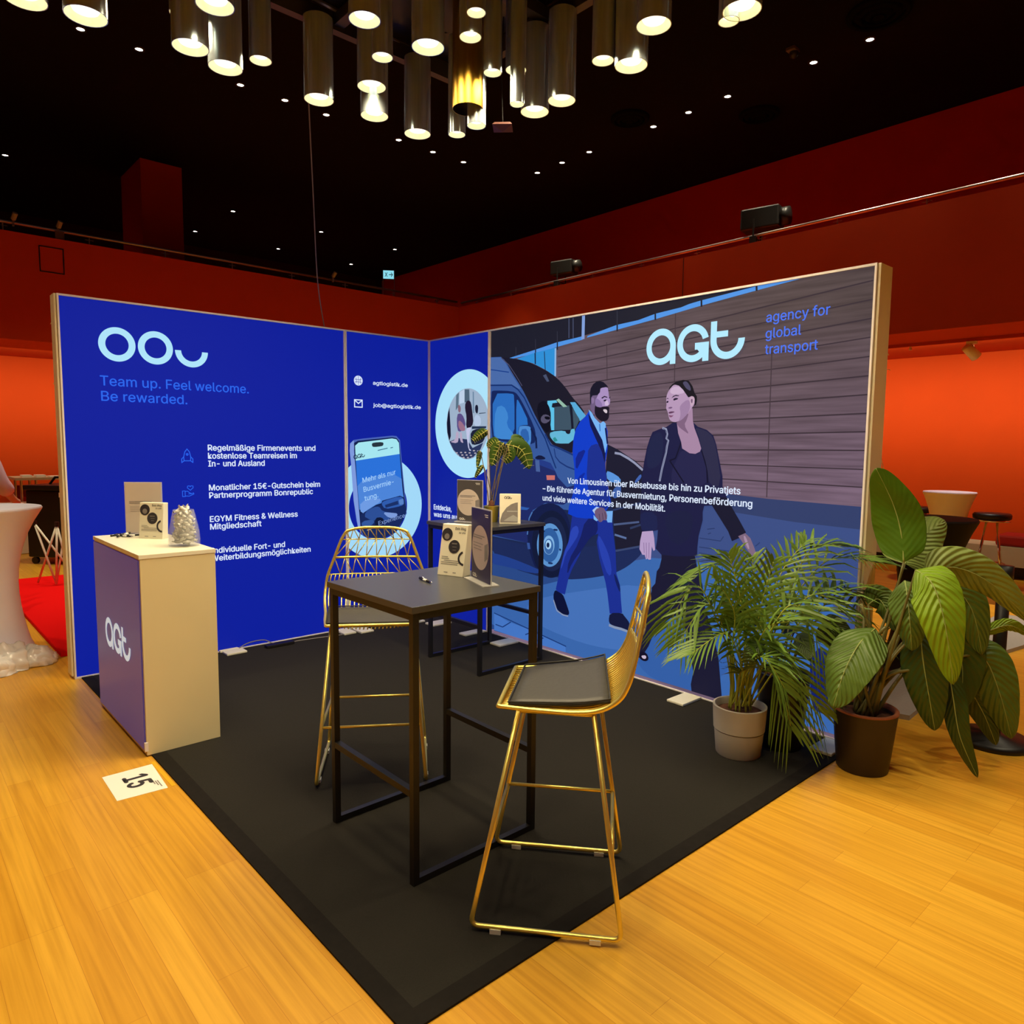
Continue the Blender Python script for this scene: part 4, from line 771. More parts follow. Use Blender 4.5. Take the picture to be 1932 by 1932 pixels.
def leaflet_box(label, loc, rz, w_=.125, h=.21, d=.055, lean=.035, kind='weg'):
    t = thing('leaflet_box', label, 'leaflet box', loc, rz); a = w_ / 2
    mb = MB(); b = [(-a, -d / 2, 0), (a, -d / 2, 0), (a, d / 2, 0), (-a, d / 2, 0)]; tp = [(-a, -d / 2 + lean, h), (a, -d / 2 + lean, h), (a, d / 2 + lean * .5, h), (-a, d / 2 + lean * .5, h)]
    mb.add(b + tp, [(3, 2, 1, 0), (4, 5, 6, 7), (0, 1, 5, 4), (1, 2, 6, 5), (2, 3, 7, 6), (3, 0, 4, 7)]); mb.build('card_box', M_card, t, bevel=.002)
    F = lambda u, v, o: Vector((u, -d / 2 + lean * v / h - o, v))
    pr = MB()
    if kind == 'weg':
        arc(pr, F, -a * .55, h * .80, 0, a * .42, 0, 360, 28, .0012); arc(pr, F, a * .10, h * .57, 0, a * .44, 0, 360, 28, .0012); arc(pr, F, a * .95, h * .36, a * .34, a * .48, 110, 270, 20, .0012)
        pr.cur = 1
        arc(pr, F, -a * .55, h * .76, 0, a * .2, 0, 360, 16, .0016); rect(pr, F, -a * .1, h * .62, a * .3, h * .64, .0016); rect(pr, F, -a * .05, h * .56, a * .3, h * .57, .0016); rect(pr, F, a * .0, h * .50, a * .25, h * .51, .0016)
        for k, (q0, q1) in enumerate(((-.8, -.3), (-.8, -.2), (-.6, .55), (-.8, .6), (-.8, .5))): rect(pr, F, a * q0, h * (.36 - .035 * k) , a * q1, h * (.372 - .035 * k), .0012)
        bars_ = ((-.5, -.2), (.2, .45))
        for q0, q1 in bars_: rect(pr, F, a * q0, h * .06, a * q1, h * .075, .0012)
        pr.build('printed_front', [M_ink, M_grey], t)
        text('Dein Weg', F, a * .05, h * .90, a * .8, .011, M_ink, t, .004, .0014, label='printed text: Dein Weg'); text('zu uns', F, a * .35, h * .83, a * .5, .009, M_ink, t, .004, .0014, label='printed text: zu uns')
    else:
        fpoly(pr, F, [(-a * .92, h * .04), (a * .72, h * .04), (a * .72, h * .72), (a * .5, h * .71), (a * .1, h * .66), (-a * .35, h * .54), (-a * .75, h * .34), (-a * .92, h * .12)], .0012)
        pr.cur = 1; fpoly(pr, F, [(-a * .6, h * .1), (a * .7, h * .08), (a * .7, h * .22), (a * .3, h * .3), (-a * .2, h * .2)], .0016); rect(pr, F, -a * .3, h * .40, a * .7, h * .44, .0016)
        pr.cur = 2; agt(pr, F, -a * .45, h * .88, a * .12, .0014, 16)
        pr.build('printed_front', [M_grey, mat('pale_photo_grey', (.42, .42, .40), .6), M_ink], t)
    return t
MV = noisy(mat('dark_violet_print', (.020, .014, .065), .4), amt=.1); MG = noisy(mat('dark_grey_print', (.075, .07, .068), .4), amt=.1); MS = noisy(mat('sand_print', (.60, .52, .44), .5), amt=.05); MPk = noisy(mat('pinkish_grey_print', (.52, .42, .40), .5), amt=.05)
sign_holder('acrylic table sign with sandy sheet, at the back of the cream counter', (-2.60, -.735, 1.022), radians(-37), .215, .312, MS, None)
leaflet_box('cream leaflet box with two black circles, on the cream counter', (-2.615, -.965, 1.022), radians(-52), .15, .205, .05, .02)
sign_holder('acrylic table sign with dark violet sheet, on the bar table between the stools', (-1.990, -3.158, 1.020), radians(-108), .21, .302, MV, MPk)
leaflet_box('cream leaflet box with two black circles, on the bar table between the stools', (-1.975, -2.955, 1.020), radians(-70), .128, .215, .06, .045)
sign_holder('acrylic sign with grey and sand sheet, on bar table at photo wall', (-.625, -1.375, 1.020), radians(-72), .22, .305, MG, MS, True)
leaflet_box('white leaflet box with grey arch picture, on bar table at photo wall', (-.44, -1.60, 1.020), radians(-42), .15, .21, .045, .01, 'arch')
def pen(label, loc, rz, group=None):
    t = thing('ballpoint_pen', label, 'pen', loc, rz, group)
    MB().tube([(-.05, 0, .006), (.045, 0, .006)], .0052, 8).build('barrel', M_dark, t, True)
    MB().tube([(.045, 0, .006), (.058, 0, .006), (.064, 0, .006)], [.005, .003, .0008], 8).build('tip', M_chrome, t, True)
    part(MB().tube([(-.012, 0, .006), (.018, 0, .006)], .0056, 8).build('grip_band', M_white, t, True), 'pale band'); MB().tube([(-.052, 0, .012), (-.012, 0, .0125)], .0014, 6).build('clip', M_chrome, t, True); return t
pen('dark pen with a pale band, alone on the bar table between the stools', (-2.155, -3.00, 1.020), radians(-100))
p0 = None
for i in range(6):
    q = ((-2.74, -.735, 20), (-2.71, -.76, -35), (-2.755, -.79, 70), (-2.69, -.80, 5), (-2.73, -.82, -60), (-2.70, -.73, 50))[i]
    lb = 'dark pen in the loose pile on the cream counter'
    if p0 is None: p0 = pen(lb, (q[0], q[1], 1.022), radians(q[2]), 'pens on the counter')
    else: dup(p0, lb, (q[0], q[1], 1.022 + .002 * (i % 3)), radians(q[2]))
# glass jar of wrapped sweets
jc = (-2.578, -1.385, 1.022)
jar = thing('glass_jar', 'clear tapered glass jar of silver-wrapped sweets on the counter', 'jar', jc)
g = MB(); g.lathe([(.0001, .0), (.070, .0), (.079, .010), (.080, .03), (.076, .08), (.064, .14), (.054, .185), (.052, .195), (.050, .195), (.0515, .185), (.061, .14), (.073, .08), (.076, .03), (.072, .012), (.0001, .010)], n=36)
g.build('glass', mat('clear_glass', (.90, .94, .92), .04, alpha=.16, spec=.9), jar, True)
M_foil = noisy(mat('silver_sweet_wrapper', (.80, .74, .62), .36, .25), amt=.45, nscale=70, bump=.5, bdist=.003)
def sweet(loc, rot):
    mb = MB(); rows = []
    for i in range(9):
        x = -.028 + .007 * i; r = (.011, .004, .009, .0115, .012, .0115, .009, .004, .011)[i]; fl = .35 if i in (0, 8) else .8
        rows.append([(x, r * cos(2 * pi * k / 10), r * fl * sin(2 * pi * k / 10)) for k in range(11)])
    mb.grid(rows); o = mb.build('wrapped_sweet', M_foil, None, False); o.location = loc; o.rotation_euler = rot
    return tag(o, 'silver-wrapped sweet heaped in the glass jar on the counter', 'sweet', 'sweets in the glass jar')
sw = None
for i in range(64):
    z = .018 + .185 * ((i + .5) / 64); rmax = .062 - .16 * max(0, z - .05) * .75; a = i * 2.4; r = rmax * (.95 if i % 4 else .35) * .64
    loc = (jc[0] + r * cos(a), jc[1] + r * sin(a), jc[2] + z); rot = (random.uniform(0, 6), random.uniform(-.8, .8), random.uniform(0, 6))
    if sw is None: sw = sweet(loc, rot)
    else:
        o = sw.copy(); COL.objects.link(o); o.location = loc; o.rotation_euler = rot

# ------------------------------------------------------------------ booth number sheet on the floor
ns = tag(MB().prism([(-3.075, -1.686), (-2.857, -1.686), (-2.874, -1.993), (-3.080, -1.978)], .0002, .0016).build('number_sheet', M_white), 'white paper sheet printed 15, taped to the floor beside the counter', 'paper')
FN = lambda u, v, o: Vector((-3.08 + v, -1.69 - u, .0016 + o))
text('15', FN, .078, .072, .125, .100, M_ink, ns, .012, .0006, label='printed number 15')
mb = MB()
for k in range(3): rect(mb, FN, .195, .188 - .009 * k, .27 - .02 * k, .193 - .009 * k, .0006)
mb.build('fine_print', M_grey, ns)
part(MB().box((-2.856, -1.99, .0002), (-2.838, -1.66, .0012)).build('tape', mat('yellow_tape', (.75, .42, .01), .4), ns), 'yellow tape')

# ------------------------------------------------------------------ plants
STREL=[
 ([(-0.11,-4.09,1.03),(-0.09,-4.06,1.18),(-0.11,-4.02,1.32),(-0.17,-3.96,1.48)],0.235,8,1),
 ([(0.02,-4.05,1.00),(0.14,-4.04,1.05),(0.24,-4.06,1.13),(0.34,-4.12,1.21)],0.270,0,3),
 ([(-0.18,-4.17,1.01),(-0.23,-4.26,0.96),(-0.26,-4.33,0.79),(-0.23,-4.37,0.52)],0.220,-12,2),
 ([(-0.11,-4.10,0.94),(-0.16,-4.13,0.89),(-0.19,-4.16,0.77),(-0.17,-4.17,0.62)],0.190,10,0),
 ([(-0.04,-4.16,0.98),(0.05,-4.26,1.01),(0.15,-4.39,0.94),(0.32,-4.54,0.74)],0.200,20,3),
 ([(0.03,-4.14,0.96),(0.10,-4.23,0.92),(0.15,-4.32,0.80),(0.18,-4.37,0.58)],0.220,-15,0),
 ([(-0.28,-4.04,0.72),(-0.43,-4.03,0.67),(-0.53,-4.01,0.55),(-0.58,-3.99,0.39)],0.250,25,0),
 ([(-0.07,-4.17,0.70),(-0.11,-4.20,0.58),(-0.12,-4.24,0.41),(-0.10,-4.27,0.24)],0.200,0,4),
 ([(0.18,-4.33,0.57),(0.22,-4.38,0.54),(0.25,-4.44,0.38),(0.30,-4.49,0.16)],0.220,-8,0),
 ([(0.00,-4.28,0.52),(-0.03,-4.32,0.38),(-0.04,-4.36,0.22),(0.01,-4.43,0.03)],0.110,10,4),
 ([(0.28,-4.35,0.67),(0.38,-4.41,0.70),(0.45,-4.45,0.68),(0.52,-4.49,0.63)],0.070,20,2),
 ([(0.15,-4.26,0.49),(0.20,-4.32,0.39),(0.25,-4.38,0.26),(0.29,-4.43,0.11)],0.140,0,4),
 ([(0.11,-4.19,0.78),(0.14,-4.25,0.66),(0.14,-4.30,0.51),(0.12,-4.31,0.30)],0.240,0,4),
 ([(-0.09,-3.93,0.79),(-0.06,-3.96,0.82),(-0.07,-4.00,0.79),(-0.05,-4.05,0.67)],0.140,20,0),
]
PALM=[
 [(-0.50,-3.51,0.27),(-0.70,-3.32,0.87),(-0.82,-3.24,0.67)],
 [(-0.59,-3.48,0.27),(-0.47,-3.35,0.97),(-0.58,-3.20,0.86)],
 [(-0.55,-3.56,0.27),(-0.52,-3.46,0.83),(-0.55,-3.41,1.02)],
 [(-0.52,-3.47,0.27),(-0.42,-3.49,0.79),(-0.37,-3.44,0.99)],
 [(-0.60,-3.52,0.27),(-0.30,-3.57,0.93),(-0.16,-3.62,1.08)],
 [(-0.51,-3.54,0.27),(-0.16,-3.65,1.04),(-0.07,-3.81,1.07)],
 [(-0.56,-3.46,0.27),(-0.08,-3.70,0.98),(-0.09,-3.95,1.01)],
 [(-0.57,-3.55,0.27),(-0.12,-3.76,0.85),(0.06,-3.95,0.75)],
 [(-0.50,-3.49,0.27),(-0.28,-3.75,0.84),(-0.14,-3.96,0.63)],
 [(-0.60,-3.49,0.27),(-0.43,-3.71,0.80),(-0.40,-3.87,0.55)],
 [(-0.53,-3.56,0.27),(-0.71,-3.50,0.66),(-0.93,-3.46,0.59)],
 [(-0.54,-3.46,0.27),(-0.50,-3.67,0.61),(-0.40,-3.84,0.30)],
 [(-0.59,-3.54,0.27),(-0.55,-3.68,0.52),(-0.55,-3.78,0.23)],
 [(-0.50,-3.52,0.27),(-0.71,-3.40,0.79),(-0.86,-3.35,0.63)],
 [(-0.58,-3.47,0.27),(-0.62,-3.49,0.76),(-0.74,-3.45,0.93)],
 [(-0.56,-3.56,0.27),(-0.47,-3.55,0.75),(-0.43,-3.59,1.00)],
 [(-0.51,-3.48,0.27),(-0.56,-3.65,0.70),(-0.55,-3.78,0.75)],
 [(-0.60,-3.51,0.27),(-0.67,-3.58,0.49),(-0.76,-3.61,0.60)],
 [(-0.51,-3.55,0.27),(-0.08,-3.82,0.85),(0.24,-3.95,0.63)],
 [(-0.55,-3.46,0.27),(-0.63,-3.67,0.56),(-0.61,-3.77,0.43)],
 [(-0.58,-3.55,0.27),(-0.46,-3.38,0.81),(-0.48,-3.24,0.73)],
]
ALOC=[
 ([(-0.37,-1.47,1.58),(-0.27,-1.53,1.54),(-0.21,-1.55,1.40)],0.110),
 ([(-0.38,-1.46,1.59),(-0.40,-1.41,1.53),(-0.42,-1.37,1.42)],0.090),
 ([(-0.36,-1.48,1.57),(-0.34,-1.47,1.50),(-0.35,-1.42,1.45)],0.080),
 ([(-0.46,-1.37,1.68),(-0.49,-1.31,1.64),(-0.51,-1.26,1.60)],0.060),
 ([(-0.51,-1.35,1.53),(-0.50,-1.32,1.49),(-0.50,-1.30,1.40)],0.035),
 ([(-0.50,-1.37,1.43),(-0.51,-1.33,1.38),(-0.51,-1.29,1.33)],0.030),
 ([(-0.34,-1.49,1.60),(-0.29,-1.50,1.61),(-0.23,-1.52,1.58)],0.070),
 ([(-0.40,-1.44,1.60),(-0.42,-1.38,1.58),(-0.43,-1.34,1.55)],0.070),
]

def leaf(parent, mid, width, roll, m, ribm, name='leaf', fold=.22, ripple=.006, notch=1.0, n=6, rib_r=.004, view=Vector((-3.8, -5.4, 1.6))):
    P = spline(mid, n); N = len(P); rows = []; roll = radians(roll)
    for i, q in enumerate(P):
        f = i / (N - 1); t = (P[min(i + 1, N - 1)] - P[max(i - 1, 0)]).normalized(); nv = (view - q).normalized()
        side = t.cross(nv).normalized(); side = Matrix.Rotation(roll, 3, t) @ side; nr = side.cross(t).normalized()
        if nr.dot(nv) < 0: nr = -nr
        wv = width / 2 * (math.sin(pi * min(1, f * .96 + .05) ** .72) ** .62 if 0 < f < 1 else .04); row = []
        for j in range(-6, 7):
            s = j / 6; rp = ripple * abs(s) * sin(i * 2.6 + (1 if s > 0 else 2.3)) ; cu = -fold * wv * abs(s) ** 1.6 + .06 * wv * sin(f * 9 + s * 3)
            row.append(q + side * (s * wv) + nr * (cu + rp) + t * (abs(s) * wv * .25))
        rows.append(row)
    mb = MB(); mb.grid(rows); o = mb.build(name, m, parent, True)
    uvl = o.data.uv_layers.new(name='uv')
    for lp in o.data.loops: vi = lp.vertex_index; i_, j_ = divmod(vi, 13); uvl.data[lp.index].uv = (i_ / (N - 1) - .22 * abs(j_ - 6) / 6, j_ / 12)
    md = o.modifiers.new('thick', 'SOLIDIFY'); md.thickness = .0012
    md = o.modifiers.new('sub', 'SUBSURF'); md.levels = 1; md.render_levels = 1
    MB().tube([P[i] + (view - P[i]).normalized() * .002 for i in range(N)], [rib_r * (1 - .8 * i / (N - 1)) for i in range(N)], 6).build('midrib', ribm, o, True)
    return o
def pot(parent, c, r0, r1, h, m, rimm=None, band=False):
    prof = [(1e-4, 0), (r0 * .96, 0), (r0, .006)]
    if band: rr = r0 + (r1 - r0) * .5; prof += [(rr, h * .5), (rr - .004, h * .505), (rr - .004, h * .515), (rr + .004, h * .525)]
    prof += [(r1, h), (r1 - .010, h + .002), (r1 - .014, h - .004), (r1 - .02, h - .05), (1e-4, h - .05)]
    if band: prof[-4:-4] = []
    o = MB().lathe(prof, c, 44).build('pot', m, parent, True); o.modifiers.new('edge', 'EDGE_SPLIT').split_angle = radians(40)
    if rimm: MB().lathe([(r1 - .016, h - .02), (r1 - .016, h + .003), (r1 - .004, h + .006), (r1 + .002, h + .001), (r1 + .002, h - .006)], c, 44).build('rim', rimm, parent, True)
    s = MB(); s.lathe([(1e-4, h - .028)] + [((r1 - .017) * k / 5, h - .03 + .006 * sin(k * 2.3)) for k in range(1, 6)], c, 30); s.build('soil', M_soil, parent)
    return o
# bird-of-paradise like plant in the dark pot
bp = thing('potted_strelitzia', 'large broad-leaved plant in the dark brown pot on the wooden floor', 'plant')
C2 = Vector((-.225, -3.995, 0)); pot(bp, C2, .118, .148, .305, M_potb, M_terra)
for i, (mid, wd, rl, sh) in enumerate(STREL):
    m = [Vector(q) for q in mid]
    if i == 4: wd *= 1.0
    leaf(bp, m, wd, rl, M_leaf[sh], M_rib, fold=(.10 if i == 0 else .3), ripple=(.002 if i == 0 else .007))
    b = C2 + Vector((.045 * cos(i * 2.4), .045 * sin(i * 2.4), .28)); tgt = m[0]; top = max(tgt.z + .02, .62)
    mid1 = b.lerp(tgt, .35) + Vector((0, 0, .12 if tgt.z < .8 else .04))
    MB().tube(spline([b, mid1, tgt], 6), [.011 - .006 * k / 12 for k in range(13)], 7).build('stem', M_stem, bp, True)
for k in range(5): MB().tube(spline([C2 + Vector((.03 * cos(k), .05 * sin(k * 1.7), .28)), C2 + Vector((.05 * cos(k * 1.3), .06 * sin(k), .5)), C2 + Vector((.10 * cos(k * 2), .10 * sin(k * 2 + 1), .66 + .04 * k))], 5), .008, 6).build('stem', M_stem, bp, True)
# areca palm in the pale pot
ap = thing('potted_palm', 'feathery palm in the off-white pot standing on the carpet', 'plant')
C1 = Vector((-.55, -3.505, .006)); pot(ap, C1, .112, .134, .255, M_potw, None, True)
def frond(parent, ctl, nl=20, L=.21):
    P = spline(ctl, 12); N = len(P); mb = MB(); mb.tube(P, [.005 * (1 - .8 * i / (N - 1)) + .0006 for i in range(N)], 5); mb.cur = 1
    s0 = int(N * .40)
    for k in range(nl):
        f = s0 + (N - 1 - s0) * k / (nl - 1); i = min(int(f), N - 2); q = P[i].lerp(P[i + 1], f - i); t = (P[i + 1] - P[i]).normalized()
        g = k / (nl - 1); ln = L * (.55 + .6 * sin(pi * (g * .8 + .15))) * (.55 if k == nl - 1 else 1)
        sd = (t.cross(Vector((0, 0, 1))) + t.cross(Vector((-.67, -.74, 0))) * max(0, abs(t.z) - .55) * 2.5).normalized(); up = sd.cross(t)
        for sg in (-1, 1):
            d = (sd * sg * (.80 - .35 * g) + t * (.62 + .3 * g) + up * .30).normalized(); wv = .0078 * random.uniform(.8, 1.15); pts = []
            nrm = d.cross(t).normalized()
            for j in range(6):
                h = j / 5; pts.append(q + d * ln * h + Vector((0, 0, -1)) * ln * (.38 * h * h) * random.uniform(.85, 1.15))
            pts = [Vector((min(p_.x, -.03), p_.y, p_.z)) if p_.y > -3.9 else p_ for p_ in pts]
            wd_ = (.5, 1, 1, .85, .55, .04); sdv = (pts[3] - pts[0]).cross(nrm).normalized()
            rows = [[pts[j] - sdv * wv * wd_[j] , pts[j] + nrm * .002 * wd_[j], pts[j] + sdv * wv * wd_[j]] for j in range(6)]
            mb.grid(rows)
    return mb.build('frond', [M_palmstem, M_palm], parent, True)
for i, ctl in enumerate(PALM):
    ln_ = (Vector(ctl[2]) - Vector(ctl[1])).length
    frond(ap, [Vector(ctl[0]), Vector(ctl[0]).lerp(Vector(ctl[1]), .5) + Vector((0, 0, .06)), Vector(ctl[1]), Vector(ctl[2])], 12 + int(ln_ * 13), .11 + .16 * min(1, ln_ / .35))
for k in range(14):
    a = k * 2.4; MB().tube(spline([C1 + Vector((.055 * cos(a), .055 * sin(a), .235)), C1 + Vector((.05 * cos(a), .05 * sin(a), .36)), C1 + Vector((.075 * cos(a + .4), .075 * sin(a + .4), .52))], 5), .0045, 6).build('stem', M_palmstem, ap, True)
# third, darker planter behind the palm
dp = thing('potted_plant', 'dark-leaved plant in a tall black planter between palm and photo wall', 'plant')
C3 = Vector((-.29, -3.60, .006)); pot(dp, C3, .105, .135, .40, M_black)
for k in range(7):
    a = k * .9 + .4; e = C3 + Vector((.20 * cos(a), .17 * sin(a), .60 + .05 * (k % 3))); b = C3 + Vector((.03 * cos(a), .03 * sin(a), .38))
    if e.x > -.06: e.x = -.06
    MB().tube(spline([b, b.lerp(e, .5) + Vector((0, 0, .1)), e], 5), .004, 6).build('stem', M_stem, dp, True)
    d = Vector((cos(a), sin(a), -.55)); tip = e + d * .15
    if tip.x > -.03: tip.x = -.03
    leaf(dp, [e, e.lerp(tip, .5) + Vector((0, 0, .02)), tip], .10, 0, M_leaf[4], M_leaf[0], fold=.15, ripple=.001, rib_r=.002)
# alocasia in a gold pot on the back table
al = thing('potted_alocasia', 'small plant with yellow-veined arrow leaves in gold pot on bar table', 'plant')
C4 = Vector((-.47, -1.43, 1.020)); pot(al, C4, .045, .058, .115, mat('gold_ceramic', (.55, .42, .06), .35, .6))
for i, (mid, wd) in enumerate(ALOC):
    m = [Vector(q) for q in mid]; b = C4 + Vector((.02 * cos(i * 2.4), .02 * sin(i * 2.4), .10))
    o = leaf(al, m, wd * 1.25, 15 * (-1) ** i, M_aloc, M_alocv, fold=.25, ripple=.003, rib_r=.0035, n=5)
    P = spline(m, 4); v = MB(); N = len(P)
    for k in range(1, N - 1, 1):
        t = (P[k + 1] - P[k - 1]).normalized(); sd = t.cross((Vector((-3.8, -5.4, 1.6)) - P[k]).normalized()).normalized(); wv = wd * .5 * sin(pi * k / N) ** .6
        for sg in (-1, 1): v.tube([P[k] + (Vector((-3.8, -5.4, 1.6)) - P[k]).normalized() * .004, P[k] + sd * sg * wv + t * wv * .3 + (Vector((-3.8, -5.4, 1.6)) - P[k]).normalized() * .002], [.002, .0008], 5)
    v.build('veins', M_alocv, o)
    MB().tube(spline([b, b.lerp(m[0], .55) + Vector((0, 0, .03)), m[0]], 6), .003, 6).build('stem', M_alocs, al, True)
MB().lathe([(1e-4, .16), (.018, .15), (.024, .12), (.028, .10)], C4, 14).build('bulb', noisy(mat('bulb_skin', (.13, .04, .02), .8), amt=.4, nscale=60), al, True)

# ------------------------------------------------------------------ chandelier
ZF = 3.87
ch = thing('chandelier', 'large chandelier of hanging steel tube lamps on a dark frame', 'chandelier', (-2.5, -3.1, ZF))
c0 = Vector((-2.5, -3.1, ZF)); ax0, ax1, ay0, ay1 = -4.3, -.86, -5.0, -1.50
def rel(*p): return tuple(Vector(p) - c0)
fr = MB()
for a, b in (((ax0, ay1 - .05, ZF), (ax1, ay1, ZF + .09)), ((ax0, ay0, ZF), (ax1, ay0 + .05, ZF + .09)), ((ax0, ay0, ZF), (ax0 + .05, ay1, ZF + .09)), ((ax1 - .05, ay0, ZF), (ax1, ay1, ZF + .09))): fr.box(rel(*a), rel(*b))
for k in range(1, 4):
    x = ax0 + (ax1 - ax0) * k / 4; fr.box(rel(x - .03, ay0, ZF + .02), rel(x + .03, ay1, ZF + .08)); y = ay0 + (ay1 - ay0) * k / 4; fr.box(rel(ax0, y - .03, ZF + .02), rel(ax1, y + .03, ZF + .08))
fr.build('frame', noisy(mat('dark_bronze_frame', (.10, .085, .06), .45, .6), amt=.2, nscale=12), ch)
MB().box(rel(ax0 + .05, ay0 + .05, ZF + .10), rel(ax1 - .05, ay1 - .05, ZF + .12)).build('back_panel', noisy(mat('dark_satin_panel', (.05, .047, .042), .35, .7), amt=.3, nscale=6), ch)
st = MB()
for k in range(4):
    y = ay1 - .87 * k; st.tube([rel(ax0, y - .3, ZF + .09), rel(ax1, y, ZF + .09)], .012, 6)
st.build('brace_rods', M_rail, ch)
for x in (ax0 + .3, ax1 - .3):
    for y in (ay0 + .3, ay1 - .3): MB().tube([rel(x, y, ZF + .1), rel(x, y, ZC)], .008, 6).build('suspension_rod', M_dark, ch)
TUBES = [(-3.24,-1.77,3.34,.080),(-3.06,-1.93,3.28,.080),(-2.58,-1.62,3.60,.060),(-2.61,-1.80,3.37,.080),(-2.41,-1.69,3.39,.080),(-2.22,-1.66,3.50,.055),(-2.59,-2.06,3.45,.080),(-1.86,-1.58,3.45,.080),(-2.08,-2.44,3.43,.070),(-1.71,-1.99,3.57,.055),(-1.60,-1.70,3.56,.080),(-1.51,-1.58,3.47,.080),(-1.67,-2.34,3.50,.080),(-1.23,-1.61,3.44,.080),(-1.55,-2.52,3.52,.054),(-1.35,-2.45,3.45,.047),(-1.39,-2.30,3.31,.080),(-1.20,-1.96,3.34,.050),(-1.34,-2.31,3.24,.050),(-1.20,-2.46,3.51,.055),(-1.27,-2.55,3.29,.037),(-.93,-2.32,3.43,.080),(-.93,-2.53,3.42,.075),(-1.00,-2.88,3.47,.055),(-.94,-3.01,3.42,.080),(-1.03,-3.21,3.49,.080),(-.95,-3.55,3.40,.045),(-.98,-3.63,3.40,.080),(-1.62,-2.65,3.55,.045)]
random.seed(3)
HID = [(x, y, 3.35 + .2 * random.random(), .08) for x in (-4.0, -3.3, -2.5, -1.7) for y in (-4.7, -4.1, -3.5)]
for i, (x, y, z, r) in enumerate(TUBES + HID):
    unlit = (i == 16); zt_ = ZF - .001; h = zt_ - z
    q = rel(x, y, z); n = 28
    if r < .06 and i not in (26, 28): pass
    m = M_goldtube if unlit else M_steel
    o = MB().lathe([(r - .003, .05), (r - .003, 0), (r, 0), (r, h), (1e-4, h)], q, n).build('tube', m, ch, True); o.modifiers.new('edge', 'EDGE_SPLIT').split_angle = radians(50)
    if unlit: part(o, 'gold tube, unlit')
    MB().lathe([(r - .0035, .001), (r - .0035, .07), (1e-4, .072)], q, n).build('inner_liner', M_dark if unlit else M_glass_in, o, True)
    if not unlit:
        lm = MB(); lm.lathe([(1e-4, .018), (r * .35, .016), (r * .60, .022), (r * .75, .045), (1e-4, .05)], q, 20); lm.build('lamp', M_lamp, o, True)
        s = light('tube_light', 'SPOT', (q[0], q[1], q[2] - .01), TUBE_W * (r / .08) ** 1.3, o, WARM, spot_size=radians(150), spot_blend=.8, shadow_soft_size=.06)
# loose cable from the chandelier down to the light wall, and a small sensor hanging below it
tag(MB().tube(spline([(-1.877, -1.46, 3.90), (-1.50, -.78, 3.26), (-1.18, -.20, 2.80), (-.955, .128, 2.50)], 8), .0045, 6).build('hanging_cable', M_grey, None, True), 'thin grey cable running from the chandelier to the blue wall top', 'cable')
hs = thing('hanging_sensor', 'small brown square sensor hanging on a cord below the chandelier', 'sensor', (-1.135, -2.285, 3.30))
MB().lathe([(1e-4, 0), (.075, .02), (.06, .035), (1e-4, .045)], (0, 0, -.025), 4).build('housing', mat('brown_plastic', (.10, .035, .025), .5), hs); MB().tube(spline([(0, 0, .02), (-.01, 0, .3), (0, 0, .568)], 4), .003, 5).build('cord', M_dark, hs)
# ------------------------------------------------------------------ ceiling fittings
def downlight(label, x, y, vis=True):
    t = thing('downlight', label, 'ceiling light', (x, y, ZC))
    MB().lathe([(.040, -.001), (.040, -.012), (.060, -.012), (.064, -.001)], (0, 0, 0), 20).build('trim_ring', M_dark, t, True)
    MB().lathe([(1e-4, -.004), (.040, -.004)], (0, 0, 0), 20).build('lens', M_down, t)
    light('downlight_beam', 'SPOT', (0, 0, -.03), DOWN_W, t, (1.0, .86, .60), spot_size=radians(64), spot_blend=.8, shadow_soft_size=.05)
    return t
ORD = ['first', 'second', 'third', 'fourth', 'fifth', 'sixth', 'seventh', 'eighth', 'ninth', 'tenth']
ROWS = [('from the left in the ceiling row just behind the chandelier', [(-1.84, 3.86), (-1.26, 3.86), (-.10, 3.88), (.48, 3.88), (1.07, 3.89), (2.23, 3.90), (2.85, 3.91), (3.43, 3.90)]),
        ('from the far end in the row along the right wall', [(4.58, 3.42), (4.57, 2.85), (4.57, 2.28), (4.57, 1.09), (4.56, .51), (4.55, -.08), (4.55, -1.19), (4.54, -1.82)]),
        ('from the left in the middle ceiling row above the left balcony', [(-1.94, 8.61), (1.70, 8.86), (3.57, 8.92), (5.44, 9.0)]),
        ('from the left in the rearmost ceiling row above the left balcony', [(1.62, 10.75), (3.48, 10.83), (5.40, 10.92)])]
for r_, pts in ROWS:
    for i, (x, y) in enumerate(pts): downlight('downlight, %s %s' % (ORD[i], r_), x, y)
for i, (x, y) in enumerate([(4.54, -3.0), (4.54, -4.2), (4.54, -5.4), (-3.0, 3.86), (-3.2, 2.2), (-3.5, .9), (-6.4, .2), (-6.4, -1.8), (-6.4, -3.8), (-6.4, -5.8), (-3.0, -7.2), (-1.2, -6.3), (.5, -5.9), (2.2, -6.0)]):  # unseen downlights; several added to brighten the left table and end board
    downlight('extra unseen downlight, %s counted from the right wall' % (ORD + ['eleventh', 'twelfth', 'thirteenth', 'fourteenth'])[i], x, y)
M_vent = mat('matt_black_vent', (.004, .0035, .003), .9, spec=.05)
